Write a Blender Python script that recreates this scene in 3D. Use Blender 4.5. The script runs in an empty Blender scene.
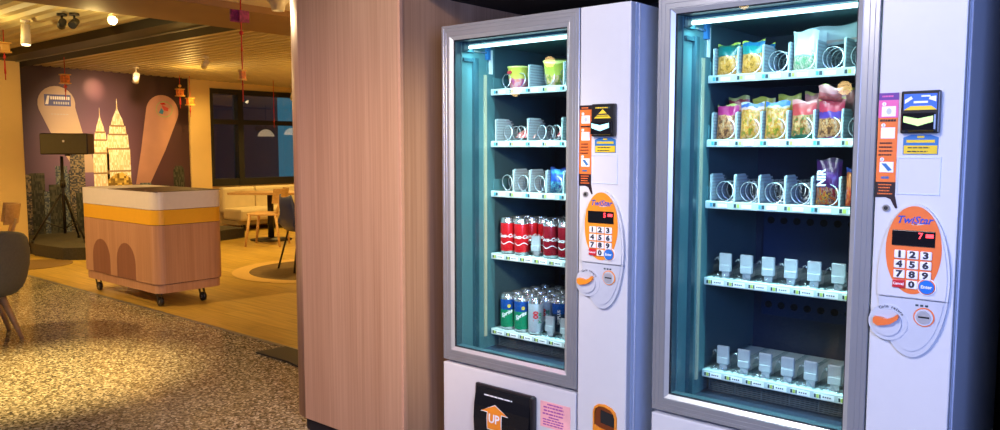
import bpy, bmesh, math, random
from mathutils import Vector, Matrix
random.seed(7)
PI = math.pi
R = math.radians
col = bpy.context.scene.collection
scene = bpy.context.scene

# ------------------------------------------------------------------ materials
def new_mat(name):
    m = bpy.data.materials.new(name); m.use_nodes = True
    nt = m.node_tree
    b = nt.nodes.get('Principled BSDF')
    return m, nt, b

def pmat(name, color, rough=0.5, metal=0.0, emit=None, estr=0.0, var=0.04, scale=30.0, bump=0.0, coat=0.0):
    m, nt, b = new_mat(name)
    b.inputs['Roughness'].default_value = rough
    b.inputs['Metallic'].default_value = metal
    b.inputs['Coat Weight'].default_value = coat
    tc = nt.nodes.new('ShaderNodeTexCoord')
    n = nt.nodes.new('ShaderNodeTexNoise'); n.inputs['Scale'].default_value = scale; n.inputs['Detail'].default_value = 3
    nt.links.new(tc.outputs['Object'], n.inputs['Vector'])
    r = nt.nodes.new('ShaderNodeValToRGB')
    r.color_ramp.elements[0].position = .3; r.color_ramp.elements[1].position = .7
    c = color
    r.color_ramp.elements[0].color = tuple(max(0, v * (1 - var)) for v in c) + (1,)
    r.color_ramp.elements[1].color = tuple(min(1, v * (1 + var)) for v in c) + (1,)
    nt.links.new(n.outputs['Fac'], r.inputs['Fac'])
    nt.links.new(r.outputs['Color'], b.inputs['Base Color'])
    if bump:
        bp = nt.nodes.new('ShaderNodeBump'); bp.inputs['Strength'].default_value = bump; bp.inputs['Distance'].default_value = .002
        nt.links.new(n.outputs['Fac'], bp.inputs['Height']); nt.links.new(bp.outputs['Normal'], b.inputs['Normal'])
    if emit:
        b.inputs['Emission Color'].default_value = tuple(emit) + (1,)
        b.inputs['Emission Strength'].default_value = estr
    return m

def ramp_node(nt, stops, interp='LINEAR'):
    r = nt.nodes.new('ShaderNodeValToRGB'); r.color_ramp.interpolation = interp
    e = r.color_ramp.elements
    e[0].position = stops[0][0]; e[0].color = tuple(stops[0][1]) + (1,)
    e[1].position = stops[1][0]; e[1].color = tuple(stops[1][1]) + (1,)
    for p, c in stops[2:]:
        x = e.new(p); x.color = tuple(c) + (1,)
    return r

def wood_mat(name, c1, c2, axis='Z', fine=60, rough=.45, stretch=.03, bump=.15):
    m, nt, b = new_mat(name)
    b.inputs['Roughness'].default_value = rough
    tc = nt.nodes.new('ShaderNodeTexCoord'); mp = nt.nodes.new('ShaderNodeMapping')
    s = [1, 1, 1]; s['XYZ'.index(axis)] = stretch
    mp.inputs['Scale'].default_value = s
    nt.links.new(tc.outputs['Object'], mp.inputs['Vector'])
    n = nt.nodes.new('ShaderNodeTexNoise'); n.inputs['Scale'].default_value = fine; n.inputs['Detail'].default_value = 4; n.inputs['Roughness'].default_value = .6
    n2 = nt.nodes.new('ShaderNodeTexNoise'); n2.inputs['Scale'].default_value = fine * .12; n2.inputs['Detail'].default_value = 2
    nt.links.new(mp.outputs['Vector'], n.inputs['Vector']); nt.links.new(mp.outputs['Vector'], n2.inputs['Vector'])
    mx = nt.nodes.new('ShaderNodeMath'); mx.operation = 'ADD'
    a = nt.nodes.new('ShaderNodeMath'); a.operation = 'MULTIPLY'; a.inputs[1].default_value = .4
    nt.links.new(n2.outputs['Fac'], a.inputs[0])
    a2 = nt.nodes.new('ShaderNodeMath'); a2.operation = 'MULTIPLY'; a2.inputs[1].default_value = .6
    nt.links.new(n.outputs['Fac'], a2.inputs[0])
    nt.links.new(a.outputs[0], mx.inputs[0]); nt.links.new(a2.outputs[0], mx.inputs[1])
    r = ramp_node(nt, [(.36, c1), (.64, c2)])
    nt.links.new(mx.outputs[0], r.inputs['Fac']); nt.links.new(r.outputs['Color'], b.inputs['Base Color'])
    if bump:
        bp = nt.nodes.new('ShaderNodeBump'); bp.inputs['Strength'].default_value = bump; bp.inputs['Distance'].default_value = .002
        nt.links.new(n.outputs['Fac'], bp.inputs['Height']); nt.links.new(bp.outputs['Normal'], b.inputs['Normal'])
    return m

def emis(name, color, s):
    m, nt, b = new_mat(name)
    b.inputs['Base Color'].default_value = tuple(color) + (1,)
    b.inputs['Emission Color'].default_value = tuple(color) + (1,)
    b.inputs['Emission Strength'].default_value = s
    return m

def glass_mat(name, tint=(.95, 1, 1), refl=.05, graze=.5):
    m, nt, b = new_mat(name); nt.nodes.remove(b)
    out = nt.nodes['Material Output']
    tr = nt.nodes.new('ShaderNodeBsdfTransparent'); tr.inputs['Color'].default_value = tuple(tint) + (1,)
    gl = nt.nodes.new('ShaderNodeBsdfGlossy'); gl.inputs['Roughness'].default_value = .01
    lw = nt.nodes.new('ShaderNodeLayerWeight'); lw.inputs['Blend'].default_value = .5
    p = nt.nodes.new('ShaderNodeMath'); p.operation = 'POWER'; p.inputs[1].default_value = 4
    nt.links.new(lw.outputs['Facing'], p.inputs[0])
    ml = nt.nodes.new('ShaderNodeMath'); ml.operation = 'MULTIPLY_ADD'; ml.inputs[1].default_value = graze; ml.inputs[2].default_value = refl
    nt.links.new(p.outputs[0], ml.inputs[0])
    mx = nt.nodes.new('ShaderNodeMixShader')
    nt.links.new(ml.outputs[0], mx.inputs[0]); nt.links.new(tr.outputs[0], mx.inputs[1]); nt.links.new(gl.outputs[0], mx.inputs[2])
    nt.links.new(mx.outputs[0], out.inputs['Surface'])
    return m

def pack_mat(name, bands, food, lo=.08, hi=.62, scale=28):
    """printed packet: bands = [(z, colour)...] up the height, a food picture (mottled colours) between lo and hi"""
    m, nt, b = new_mat(name); b.inputs['Roughness'].default_value = .28
    tc = nt.nodes.new('ShaderNodeTexCoord'); sp = nt.nodes.new('ShaderNodeSeparateXYZ')
    nt.links.new(tc.outputs['Generated'], sp.inputs[0])
    wob = nt.nodes.new('ShaderNodeTexNoise'); wob.inputs['Scale'].default_value = 3
    nt.links.new(tc.outputs['Generated'], wob.inputs['Vector'])
    ad = nt.nodes.new('ShaderNodeMath'); ad.operation = 'MULTIPLY_ADD'; ad.inputs[1].default_value = .16
    nt.links.new(wob.outputs['Fac'], ad.inputs[0]); nt.links.new(sp.outputs['Z'], ad.inputs[2])
    sb = nt.nodes.new('ShaderNodeMath'); sb.operation = 'SUBTRACT'; sb.inputs[1].default_value = .08
    nt.links.new(ad.outputs[0], sb.inputs[0])
    r = ramp_node(nt, [(p, tuple(v*.78 for v in c)) for p, c in bands], 'CONSTANT'); nt.links.new(sb.outputs[0], r.inputs['Fac'])
    v = nt.nodes.new('ShaderNodeTexNoise'); v.inputs['Scale'].default_value = scale * .32; v.inputs['Detail'].default_value = 2
    nt.links.new(tc.outputs['Generated'], v.inputs['Vector'])
    food = [(c[0]*.88, c[1]*.58, c[2]*.5) for c in food]; bands = [(p, tuple(v*.78 for v in c)) for p, c in bands]
    n = len(food)
    fr = ramp_node(nt, [(.36 + .27 * i / n if i else 0, f) for i, f in enumerate(food)], 'CONSTANT')
    nt.links.new(v.outputs['Fac'], fr.inputs['Fac'])
    m1 = ramp_node(nt, [(0, (0, 0, 0)), (lo, (1, 1, 1)), (hi, (0, 0, 0))], 'CONSTANT')
    nt.links.new(sb.outputs[0], m1.inputs['Fac'])
    mix = nt.nodes.new('ShaderNodeMix'); mix.data_type = 'RGBA'
    nt.links.new(m1.outputs['Color'], mix.inputs['Factor'])
    nt.links.new(r.outputs['Color'], mix.inputs['A']); nt.links.new(fr.outputs['Color'], mix.inputs['B'])
    nt.links.new(mix.outputs['Result'], b.inputs['Base Color'])
    return m

M = {}
M['white'] = pmat('machine_white', (.60, .60, .60), .35, var=.01)
M['side'] = pmat('machine_side', (.62, .68, .76), .3, var=.02)
M['alu'] = pmat('door_aluminium', (.36, .37, .39), .33, metal=.55, var=.03, scale=8)
M['alu_light'] = pmat('bevel_aluminium', (.55, .56, .56), .3, metal=.5, var=.03)
M['gasket'] = pmat('rubber_gasket', (.015, .015, .02), .6)
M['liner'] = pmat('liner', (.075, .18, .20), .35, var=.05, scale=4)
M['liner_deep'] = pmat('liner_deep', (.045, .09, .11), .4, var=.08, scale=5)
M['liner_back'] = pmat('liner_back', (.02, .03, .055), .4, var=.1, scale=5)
M['rail'] = pmat('rail_dark', (.03, .09, .12), .4, metal=.3)
M['rail_tan'] = pmat('rail_tan', (.45, .42, .30), .45)
M['shelf'] = pmat('shelf_metal', (.10, .13, .15), .4, metal=.5)
M['strip'] = pmat('strip_plastic', (.48, .56, .55), .3, var=.03)
M['tagw'] = pmat('tag_white', (.85, .87, .85), .4)
M['tagd'] = pmat('tag_dark', (.02, .05, .06), .4)
M['tagy'] = pmat('tag_yellow', (.45, .55, .10), .4)
M['tagb'] = pmat('tag_blue', (.05, .35, .5), .4)
M['divider'] = pmat('divider_plastic', (.44, .52, .55), .35, var=.03)
M['wire'] = pmat('steel_wire', (.75, .80, .82), .18, metal=.7)
M['block'] = pmat('stop_block', (.34, .36, .38), .4, var=.02)
M['clear'] = glass_mat('clear_plastic', (.86, .93, .95), .10, .5)
M['glass'] = glass_mat('door_glass', (.93, .99, 1.0), .035, .35)
M['tube'] = emis('light_tube', (.72, 1.0, 1.0), 3.2)
M['black'] = pmat('black_plastic', (.012, .012, .014), .3)
M['black_gloss'] = pmat('black_gloss', (.008, .008, .01), .12)
M['orange'] = pmat('orange_plastic', (.80, .26, .02), .35)
M['orange_r'] = pmat('orange_red_plastic', (.78, .17, .04), .35)
M['grey_pl'] = pmat('grey_plastic', (.50, .52, .56), .35, var=.02)
M['key'] = pmat('key_white', (.82, .82, .82), .35, var=.01)
M['ink'] = pmat('ink', (.02, .02, .03), .5)
M['inkblue'] = pmat('ink_blue', (.02, .07, .40), .4)
M['red'] = pmat('cancel_red', (.55, .02, .03), .35)
M['blue'] = pmat('enter_blue', (.02, .16, .55), .35)
M['whitep'] = pmat('print_white', (.85, .85, .85), .4)
M['led'] = emis('red_led', (1, .04, .05), 3)
M['chrome'] = pmat('chrome', (.62, .62, .64), .28, metal=.5)
M['stk_or'] = pmat('sticker_orange', (.80, .17, .03), .4)
M['stk_pk'] = pmat('sticker_pink', (.75, .12, .35), .4)
M['stk_pu'] = pmat('sticker_purple', (.12, .03, .25), .4)
M['yellowp'] = pmat('print_yellow', (.75, .52, .02), .4)
M['bluep'] = pmat('print_blue', (.03, .16, .40), .4)
M['lit_green'] = emis('lit_slot_green', (.55, .85, .25), .65)
M['lit_cyan'] = emis('lit_slot_cyan', (.40, .90, 1), .9)
M['lit_blue'] = emis('lit_panel_blue', (.02, .10, .50), .45)
M['lit_yel'] = emis('lit_panel_yellow', (.60, .42, .02), .5)
M['stk_blk'] = pmat('sticker_black', (.02, .008, .012), .4)
M['pinknote'] = pmat('pink_notice', (.85, .42, .42), .5, var=.12, scale=14)
M['purpleink'] = pmat('purple_ink', (.35, .06, .30), .5)
M['wall_y'] = pmat('plaster_yellow', (.70, .50, .22), .8, var=.03, scale=3)
M['ceil'] = pmat('ceiling_cream', (.66, .52, .34), .8, var=.04, scale=2)
M['slat'] = pmat('slat_cream', (.56, .46, .25), .5, var=.05, scale=4)
M['bulk'] = pmat('bulkhead_brown', (.26, .13, .045), .7, var=.05, scale=3)
M['beam'] = pmat('beam_dark', (.014, .011, .007), .5, var=.1, scale=4)
M['void'] = pmat('black_paint', (.006, .006, .006), .8)
M['frame_blk'] = pmat('window_frame_black', (.010, .009, .009), .5)
M['column'] = wood_mat('column_laminate', (.33, .19, .11), (.47, .30, .19), 'Z', 90, .38, .012)
M['cart_wood'] = wood_mat('cart_laminate', (.42, .215, .125), (.54, .30, .185), 'Z', 60, .45, .02)
M['cart_arch'] = wood_mat('cart_arch_dark', (.22, .09, .055), (.28, .12, .075), 'Z', 60, .5, .02)
M['cart_white'] = pmat('cart_white', (.70, .66, .66), .35, var=.02)
M['cart_yellow'] = pmat('cart_yellow', (.78, .42, .03), .35, var=.02)
M['oak'] = wood_mat('oak', (.50, .30, .13), (.66, .43, .22), 'Y', 40, .45, .08)
M['grey_fab'] = pmat('grey_shell', (.12, .12, .105), .75, var=.08, scale=60)
M['cream'] = pmat('cream_leather', (.62, .52, .36), .5, var=.04, scale=8)
M['darkmetal'] = pmat('dark_metal', (.03, .025, .02), .4, metal=.4)
M['steel'] = pmat('brushed_steel', (.35, .34, .32), .35, metal=.7)
M['navy'] = pmat('navy_plastic', (.012, .025, .12), .45)
M['speaker'] = pmat('speaker_grille', (.09, .075, .035), .6, var=.2, scale=200)
M['podium'] = pmat('podium_carpet', (.05, .042, .03), .9, var=.2, scale=50)
M['spotw'] = pmat('spot_white', (.78, .70, .55), .4)
M['lens'] = emis('lamp_lens', (1, .80, .42), 30)
M['lens2'] = emis('lamp_lens_soft', (1, .75, .38), 5)
M['paperred'] = pmat('paper_red', (.55, .03, .02), .6)
M['paperpur'] = pmat('paper_purple', (.25, .02, .10), .6, var=.5, scale=40)
M['gold'] = pmat('paper_gold', (.75, .40, .08), .4)
M['gold2'] = pmat('paper_orange', (.80, .20, .03), .5, var=.4, scale=40)
M['matblack'] = pmat('mat_rubber', (.035, .032, .03), .55, var=.2, scale=80)
M['shade'] = emis('pendant_shade', (1, .72, .38), 1.3)
M['night'] = emis('night_backdrop', (.004, .009, .016), 1)
M['cyanlit'] = emis('lit_cyan_wall', (.02, .16, .20), 1)
M['silver'] = pmat('can_aluminium', (.75, .76, .78), .2, metal=.9)
M['cokered'] = pmat('can_red', (.60, .01, .015), .25, metal=.2)
M['cokedark'] = pmat('can_dark_red', (.30, .01, .02), .25, metal=.3)
M['spriteg'] = pmat('can_green', (.01, .26, .12), .25, metal=.3)
M['spriteb'] = pmat('can_blue', (.01, .07, .30), .25, metal=.3)
M['canwhite'] = pmat('can_silver_white', (.50, .55, .60), .25, metal=.4)
M['candark'] = pmat('can_navy', (.02, .04, .08), .25, metal=.3)

# floors ------------------------------------------------------------
def terrazzo():
    m, nt, b = new_mat('terrazzo')
    tc = nt.nodes.new('ShaderNodeTexCoord')
    v = nt.nodes.new('ShaderNodeTexVoronoi'); v.inputs['Scale'].default_value = 90
    n = nt.nodes.new('ShaderNodeTexNoise'); n.inputs['Scale'].default_value = 30; n.inputs['Detail'].default_value = 6; n.inputs['Roughness'].default_value = .75
    nt.links.new(tc.outputs['Object'], v.inputs['Vector']); nt.links.new(tc.outputs['Object'], n.inputs['Vector'])
    sp = nt.nodes.new('ShaderNodeSeparateColor'); nt.links.new(v.outputs['Color'], sp.inputs[0])
    r1 = ramp_node(nt, [(0, (.03, .025, .015)), (.24, (.09, .078, .05)), (.42, (.27, .235, .155)), (.66, (.48, .42, .29)), (.88, (.80, .74, .56))], 'CONSTANT')
    nt.links.new(sp.outputs[0], r1.inputs['Fac'])
    r2 = ramp_node(nt, [(.38, (.06, .048, .025)), (.60, (.58, .47, .27))])
    nt.links.new(n.outputs['Fac'], r2.inputs['Fac'])
    mx = nt.nodes.new('ShaderNodeMix'); mx.data_type = 'RGBA'; mx.inputs['Factor'].default_value = .30
    nt.links.new(r1.outputs['Color'], mx.inputs['A']); nt.links.new(r2.outputs['Color'], mx.inputs['B'])
    nt.links.new(mx.outputs['Result'], b.inputs['Base Color'])
    b.inputs['Roughness'].default_value = .16
    return m
M['terrazzo'] = terrazzo()

def plank_floor():
    m, nt, b = new_mat('plank_floor')
    tc = nt.nodes.new('ShaderNodeTexCoord')
    br = nt.nodes.new('ShaderNodeTexBrick')
    br.inputs['Scale'].default_value = 1; br.inputs['Brick Width'].default_value = 1.3; br.inputs['Row Height'].default_value = .17
    br.inputs['Mortar Size'].default_value = .003
    br.inputs['Color1'].default_value = (.58, .39, .085, 1); br.inputs['Color2'].default_value = (.49, .325, .065, 1); br.inputs['Mortar'].default_value = (.30, .17, .03, 1)
    nt.links.new(tc.outputs['Object'], br.inputs['Vector'])
    mp = nt.nodes.new('ShaderNodeMapping'); mp.inputs['Scale'].default_value = (1, 14, 1)
    nt.links.new(tc.outputs['Object'], mp.inputs['Vector'])
    n = nt.nodes.new('ShaderNodeTexNoise'); n.inputs['Scale'].default_value = 2.2; n.inputs['Detail'].default_value = 5
    nt.links.new(mp.outputs['Vector'], n.inputs['Vector'])
    r = ramp_node(nt, [(.3, (.72, .72, .72)), (.7, (1.1, 1.1, 1.1))])
    nt.links.new(n.outputs['Fac'], r.inputs['Fac'])
    mx = nt.nodes.new('ShaderNodeMix'); mx.data_type = 'RGBA'; mx.blend_type = 'MULTIPLY'; mx.inputs['Factor'].default_value = 1
    nt.links.new(br.outputs['Color'], mx.inputs['A']); nt.links.new(r.outputs['Color'], mx.inputs['B'])
    nt.links.new(mx.outputs['Result'], b.inputs['Base Color'])
    b.inputs['Roughness'].default_value = .33
    return m
M['plank'] = plank_floor()

# ------------------------------------------------------------------ mesh builder
class MB:
    def __init__(s): s.bm = bmesh.new(); s.mats = []
    def mi(s, m):
        if isinstance(m, str): m = M[m]
        if m not in s.mats: s.mats.append(m)
        return s.mats.index(m)
    def _add(s, verts, faces, m, smooth=False, T=None):
        i = s.mi(m); vs = []
        for v in verts:
            v = Vector(v)
            if T is not None: v = T @ v
            vs.append(s.bm.verts.new(v))
        for f in faces:
            try:
                fc = s.bm.faces.new([vs[k] for k in f]); fc.material_index = i; fc.smooth = smooth
            except ValueError: pass
        return s
    def box(s, a, b, m, T=None, bev=0):
        x0, y0, z0 = [min(a[i], b[i]) for i in range(3)]; x1, y1, z1 = [max(a[i], b[i]) for i in range(3)]
        if bev:
            bv = min(bev, (x1-x0)*.45, (y1-y0)*.45, (z1-z0)*.45)
            t = bmesh.new(); bmesh.ops.create_cube(t, size=1)
            for v in t.verts: v.co = Vector(((x0+x1)/2 + v.co.x*(x1-x0), (y0+y1)/2 + v.co.y*(y1-y0), (z0+z1)/2 + v.co.z*(z1-z0)))
            bmesh.ops.bevel(t, geom=list(t.edges), offset=bv, segments=2, affect='EDGES', profile=.5)
            t.verts.index_update()
            V = [v.co.copy() for v in t.verts]; F = [[v.index for v in f.verts] for f in t.faces]; t.free()
            return s._add(V, F, m, False, T)
        V = [(x0,y0,z0),(x1,y0,z0),(x1,y1,z0),(x0,y1,z0),(x0,y0,z1),(x1,y0,z1),(x1,y1,z1),(x0,y1,z1)]
        F = [(0,3,2,1),(4,5,6,7),(0,1,5,4),(1,2,6,5),(2,3,7,6),(3,0,4,7)]
        return s._add(V, F, m, False, T)
    def lathe(s, prof, m, T=None, n=24, smooth=True, mats=None):
        """prof [(r,z)] about z"""
        for k in range(len(prof)-1):
            (r0, z0), (r1, z1) = prof[k], prof[k+1]
            V = []; F = []
            for j in range(n):
                a = 2*PI*j/n
                V.append((r0*math.cos(a), r0*math.sin(a), z0)); V.append((r1*math.cos(a), r1*math.sin(a), z1))
            for j in range(n):
                q = (j+1) % n
                F.append((2*j, 2*q, 2*q+1, 2*j+1))
            s._add(V, F, mats[k] if mats else m, smooth, T)
        return s
    def cyl(s, p0, p1, r0, m, r1=None, n=16, T=None, caps=True):
        p0 = Vector(p0); p1 = Vector(p1); r1 = r0 if r1 is None else r1
        d = (p1-p0).normalized(); up = Vector((0,0,1)) if abs(d.z) < .95 else Vector((1,0,0))
        u = d.cross(up).normalized(); w = u.cross(d)
        V = []; 
        for j in range(n):
            a = 2*PI*j/n; e = u*math.cos(a)+w*math.sin(a)
            V.append(p0+e*r0); V.append(p1+e*r1)
        s._add(V, [(2*j, 2*((j+1)%n), 2*((j+1)%n)+1, 2*j+1) for j in range(n)], m, True, T)
        if caps:
            s._add([V[2*j] for j in range(n)], [tuple(range(n))[::-1]], m, False, T)
            s._add([V[2*j+1] for j in range(n)], [tuple(range(n))], m, False, T)
        return s
    def tube(s, pts, r, m, n=8, T=None):
        pts = [Vector(p) for p in pts]; rings = []
        prev = None
        for i, p in enumerate(pts):
            d = (pts[min(i+1, len(pts)-1)] - pts[max(i-1, 0)]).normalized()
            if prev is None:
                up = Vector((0,0,1)) if abs(d.z) < .9 else Vector((1,0,0))
                u = d.cross(up).normalized()
            else:
                u = (prev - d*prev.dot(d)).normalized()
            prev = u; w = d.cross(u)
            rr = r[i] if isinstance(r, (list, tuple)) else r
            rings.append([p + (u*math.cos(2*PI*j/n)+w*math.sin(2*PI*j/n))*rr for j in range(n)])
        V = [v for g in rings for v in g]; F = []
        for i in range(len(rings)-1):
            for j in range(n):
                F.append((i*n+j, i*n+(j+1)%n, (i+1)*n+(j+1)%n, (i+1)*n+j))
        F.append(tuple(range(n))[::-1]); F.append(tuple((len(rings)-1)*n+j for j in range(n)))
        return s._add(V, F, m, True, T)
    def prism(s, poly, h0, h1, m, plane='XZ', T=None, smooth=False):
        """poly (a,b) extruded from h0 to h1 along the third axis"""
        def P(a, b, h):
            return {'XZ': (a, h, b), 'XY': (a, b, h), 'YZ': (h, a, b)}[plane]
        n = len(poly)
        V = [P(a, b, h0) for a, b in poly] + [P(a, b, h1) for a, b in poly]
        s._add(V, [tuple(range(n)), tuple(range(2*n-1, n-1, -1))], m, False, T)
        s._add(V, [(i, (i+1)%n, n+(i+1)%n, n+i) for i in range(n)], m, smooth, T)
        return s
    def ring_rect(s, x0, x1, z0, z1, loops, mats, T=None):
        """mitred rectangular ring; loops [(inset, y)]"""
        def L(i, y): return [(x0+i, y, z0+i), (x1-i, y, z0+i), (x1-i, y, z1-i), (x0+i, y, z1-i)]
        for k in range(len(loops)-1):
            V = L(*loops[k]) + L(*loops[k+1])
            s._add(V, [(j, (j+1)%4, 4+(j+1)%4, 4+j) for j in range(4)], mats[k], False, T)
        return s
    def text(s, body, size, fn, m, thick=0.0, align='CENTER', shear=0, sx=1.0, bold=0):
        key = (body, size, align, shear, bold)
        V, F = text_geo(*key)
        return s._add([fn(x*sx, y) for x, y in V], F, m)
    def build(s, name, parent=None, loc=None, weld=True):
        if weld: bmesh.ops.remove_doubles(s.bm, verts=s.bm.verts, dist=1e-6)
        bmesh.ops.recalc_face_normals(s.bm, faces=s.bm.faces)
        me = bpy.data.meshes.new(name); s.bm.to_mesh(me); s.bm.free()
        for m in s.mats: me.materials.append(m)
        o = bpy.data.objects.new(name, me); col.objects.link(o)
        if parent is not None: o.parent = parent
        if loc: o.location = loc
        return o

_tc = {}
def text_geo(body, size, align, shear, bold):
    k = (body, size, align, shear, bold)
    if k in _tc: return _tc[k]
    c = bpy.data.curves.new('lettering', 'FONT'); c.body = body; c.size = size; c.align_x = align; c.align_y = 'CENTER'
    c.resolution_u = 2; c.shear = shear; c.offset = bold
    o = bpy.data.objects.new('lettering', c)
    me = bpy.data.meshes.new_from_object(o)
    V = [(v.co.x, v.co.y) for v in me.vertices]; F = [tuple(p.vertices) for p in me.polygons]
    bpy.data.objects.remove(o); bpy.data.meshes.remove(me); bpy.data.curves.remove(c)
    _tc[k] = (V, F); return _tc[k]

def front(cx, cz, y):      # text on a plane facing -y
    return lambda a, b: (cx+a, y, cz+b)
def wallx(cy, cz, x):      # text on a plane facing +x
    return lambda a, b: (x, cy+a, cz+b)

def tag(o, label=None, cat=None, group=None, kind=None):
    if label: o['label'] = label
    if cat: o['category'] = cat
    if group: o['group'] = group
    if kind: o['kind'] = kind
    return o
def empty(name, loc=(0,0,0), rz=0, label=None, cat=None, group=None):
    o = bpy.data.objects.new(name, None); col.objects.link(o); o.empty_display_size = .1
    o.location = loc; o.rotation_euler = (0, 0, rz)
    return tag(o, label, cat, group)
def struct(name, mb): return tag(mb.build(name), kind='structure')
def copy_tree(o, parent=None):
    c = o.copy(); col.objects.link(c); c.parent = parent
    for ch in list(o.children): copy_tree(ch, c)
    return c
def ell(cx, cz, a, b, n=40, t0=0, t1=2*PI):
    return [(cx+a*math.cos(t0+(t1-t0)*i/n), cz+b*math.sin(t0+(t1-t0)*i/n)) for i in range(n + (0 if abs(t1-t0-2*PI) < 1e-6 else 1))]

# ------------------------------------------------------------------ the room
Y0 = 2.19
struct('floor_terrazzo', MB().box((-14, -12, -.1), (3, 3.1, 0), 'terrazzo'))
struct('floor_planks', MB().box((-14, 3.1, -.1), (3, 13, 0), 'plank'))
struct('trim_1', MB().box((-12.2, 3.085, 0), (-3.0, 3.115, .003), 'steel'))
# walls beyond
WX = -12.0
struct('wall_left', MB().box((-12.4, -1.0, 0), (-11.03, 3.75, 2.75), 'wall_y', bev=.01))
struct('baseboard_left', MB().box((-11.03, -1.0, 0), (-11.01, 3.75, .09), 'wall_y'))
wm = MB()
wm.box((-12.4, 3.75, 0), (WX, 6.50, 2.75), 'wall_y')
struct('wall_mural_side', wm)
struct('wall_pillar', MB().box((-12.4, 6.50, 0), (WX+.03, 6.86, 2.75), 'wall_y', bev=.004))
wb = MB()
wb.box((-12.4, 6.86, 0), (WX, 12.5, .72), 'wall_y')
wb.box((-12.4, 6.86, 2.335), (WX, 12.5, 2.75), 'wall_y')
struct('wall_window_side', wb)
struct('wall_far', MB().box((-12.4, 12.5, 0), (-2.6, 12.7, 2.75), 'wall_y'))
struct('wall_behind', MB().box((-2.6, 3.4, 0), (-2.45, 12.7, 2.75), 'wall_y'))

# window: black frame with transom and mullions; panes
fr = MB()
ys = [6.86, 7.415, 8.62, 9.82, 11.02, 12.3]
fr.box((WX-.1, 6.86, .72), (WX+.03, 12.4, .84), 'frame_blk'); fr.box((WX-.1, 6.86, 2.25), (WX+.03, 12.4, 2.335), 'frame_blk')
fr.box((WX-.1, 6.86, 1.75), (WX+.03, 12.4, 1.83), 'frame_blk')
for i, y in enumerate(ys): fr.box((WX-.1, y-.0 if i == 0 else y-.05, .72), (WX+.035, y+.05, 2.335), 'frame_blk')
wf = struct('window_1', fr)
paneM = glass_mat('window_pane', (.85, .9, 1), .16, .6)
for i in range(5):
    for (a, b) in ((.84, 1.75), (1.83, 2.25)):
        MB().box((WX-.05, ys[i]+.05, a), (WX-.042, ys[i+1]-.05, b), paneM).build('pane', wf)
# outside: night street wall and a lit turquoise strip
st = empty('street_wall', (-14.6, 11, 0), label='dark blue building wall across the street seen through the windows', cat='building')
mo = MB()
mo.box((-.2, -6, 0), (0, 6, 4), 'night')
mo.build('facade', st)
m2 = MB(); m2.box((0, -1.62, 1.72), (.03, 2.6, 1.80), pmat('shutter_line', (.02, .03, .05), .5)); m2.box((0, -2.9, .2), (.05, 2.6, .62), pmat('street_ledge', (.10, .12, .15), .6)); m2.build('ledge', st)
lp = MB(); lp.box((-.1, -.17, 0), (.1, .55, 2.65), 'cyanlit', bev=.01)
tag(lp.build('lit_pillar', loc=(-14.2, 9.9, 0)), 'turquoise lit pillar standing outside the right window pane', 'pillar')

# ceilings
def corrugated(y0, y1, x0, x1, za, zb, period=.12, depth=.03, thick=.02):
    mb = MB(); n = int((y1-y0)/period); V = []; prof = []
    for i in range(n):
        y = y0 + i*period
        for f, d in ((0, 0), (.45, 0), (.6, depth), (.85, depth)):
            yy = y + f*period; prof.append((yy, za+(zb-za)*(yy-y0)/(y1-y0)+d))
    prof.append((y1, zb))
    for i in range(len(prof)-1):
        (a, za_), (b, zb_) = prof[i], prof[i+1]
        mb._add([(x0, a, za_), (x1, a, za_), (x1, b, zb_), (x0, b, zb_)], [(0, 1, 2, 3)], 'slat')
    mb.box((x0, y0, max(za, zb)+depth+.02), (x1, y1, max(za, zb)+depth+.04), 'slat')
    return mb
struct('ceiling_slats_front', corrugated(-.4, 3.52, -12.4, -6.25, 2.5, 2.5, .16, .035))
struct('ceiling_slats_back', corrugated(4.0, 12.5, -12.4, -6.25, 2.5, 2.36))
bm_ = MB()
bm_.box((-12.4, 3.45, 2.44), (-6.25, 3.70, 2.62), 'beam'); bm_.box((-12.4, 3.70, 2.43), (-6.25, 3.72, 2.62), pmat('beam_edge', (.22, .19, .13), .4)); bm_.box((-12.4, 3.72, 2.44), (-6.25, 4.02, 2.62), 'void')
struct('trim_2', bm_)
struct('trim_3', MB().box((-6.25, -.4, 2.40), (-5.36, 12.5, 2.68), 'bulk'))
struct('ceiling', MB().box((-5.36, -.4, 2.45), (-2.45, 12.5, 2.75), 'ceil'))
struct('ceiling_shell', MB().box((-12.4, -.4, 2.75), (-2.45, 12.7, 2.8), 'ceil'))

# the panelled column with a rounded corner
CX0, CX1, CY = -3.222, -2.372, 2.2
cr = .16
def col_poly(inset=0):
    p = []
    for i in range(13):
        a = PI + (PI/2)*i/12
        p.append((CX0+cr + (cr-inset)*math.cos(a), CY+cr + (cr-inset)*math.sin(a)))
    p += [(CX1-.006-inset, CY+inset), (CX1-inset, CY+.006+inset), (CX1-inset, 3.5), (CX0+inset, 3.5)]
    return p
cm = MB(); cm.prism(col_poly(), .075, 2.75, 'column', 'XY')
for f in cm.bm.faces:
    if abs(f.normal.z) < .1: f.smooth = False
cob = struct('column', cm)
for p in cob.data.polygons:
    p.use_smooth = p.center.x < CX0+cr and abs(p.normal.z) < .5 and p.center.y < CY+cr
struct('baseboard_column', MB().prism(col_poly(.035), 0, .075, 'void', 'XY'))
struct('trim_4', MB().box((CX1-.012, CY-.004, .075), (CX1+.003, CY+.012, 2.75), pmat('edge_trim', (.50, .30, .20), .25)))
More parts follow.
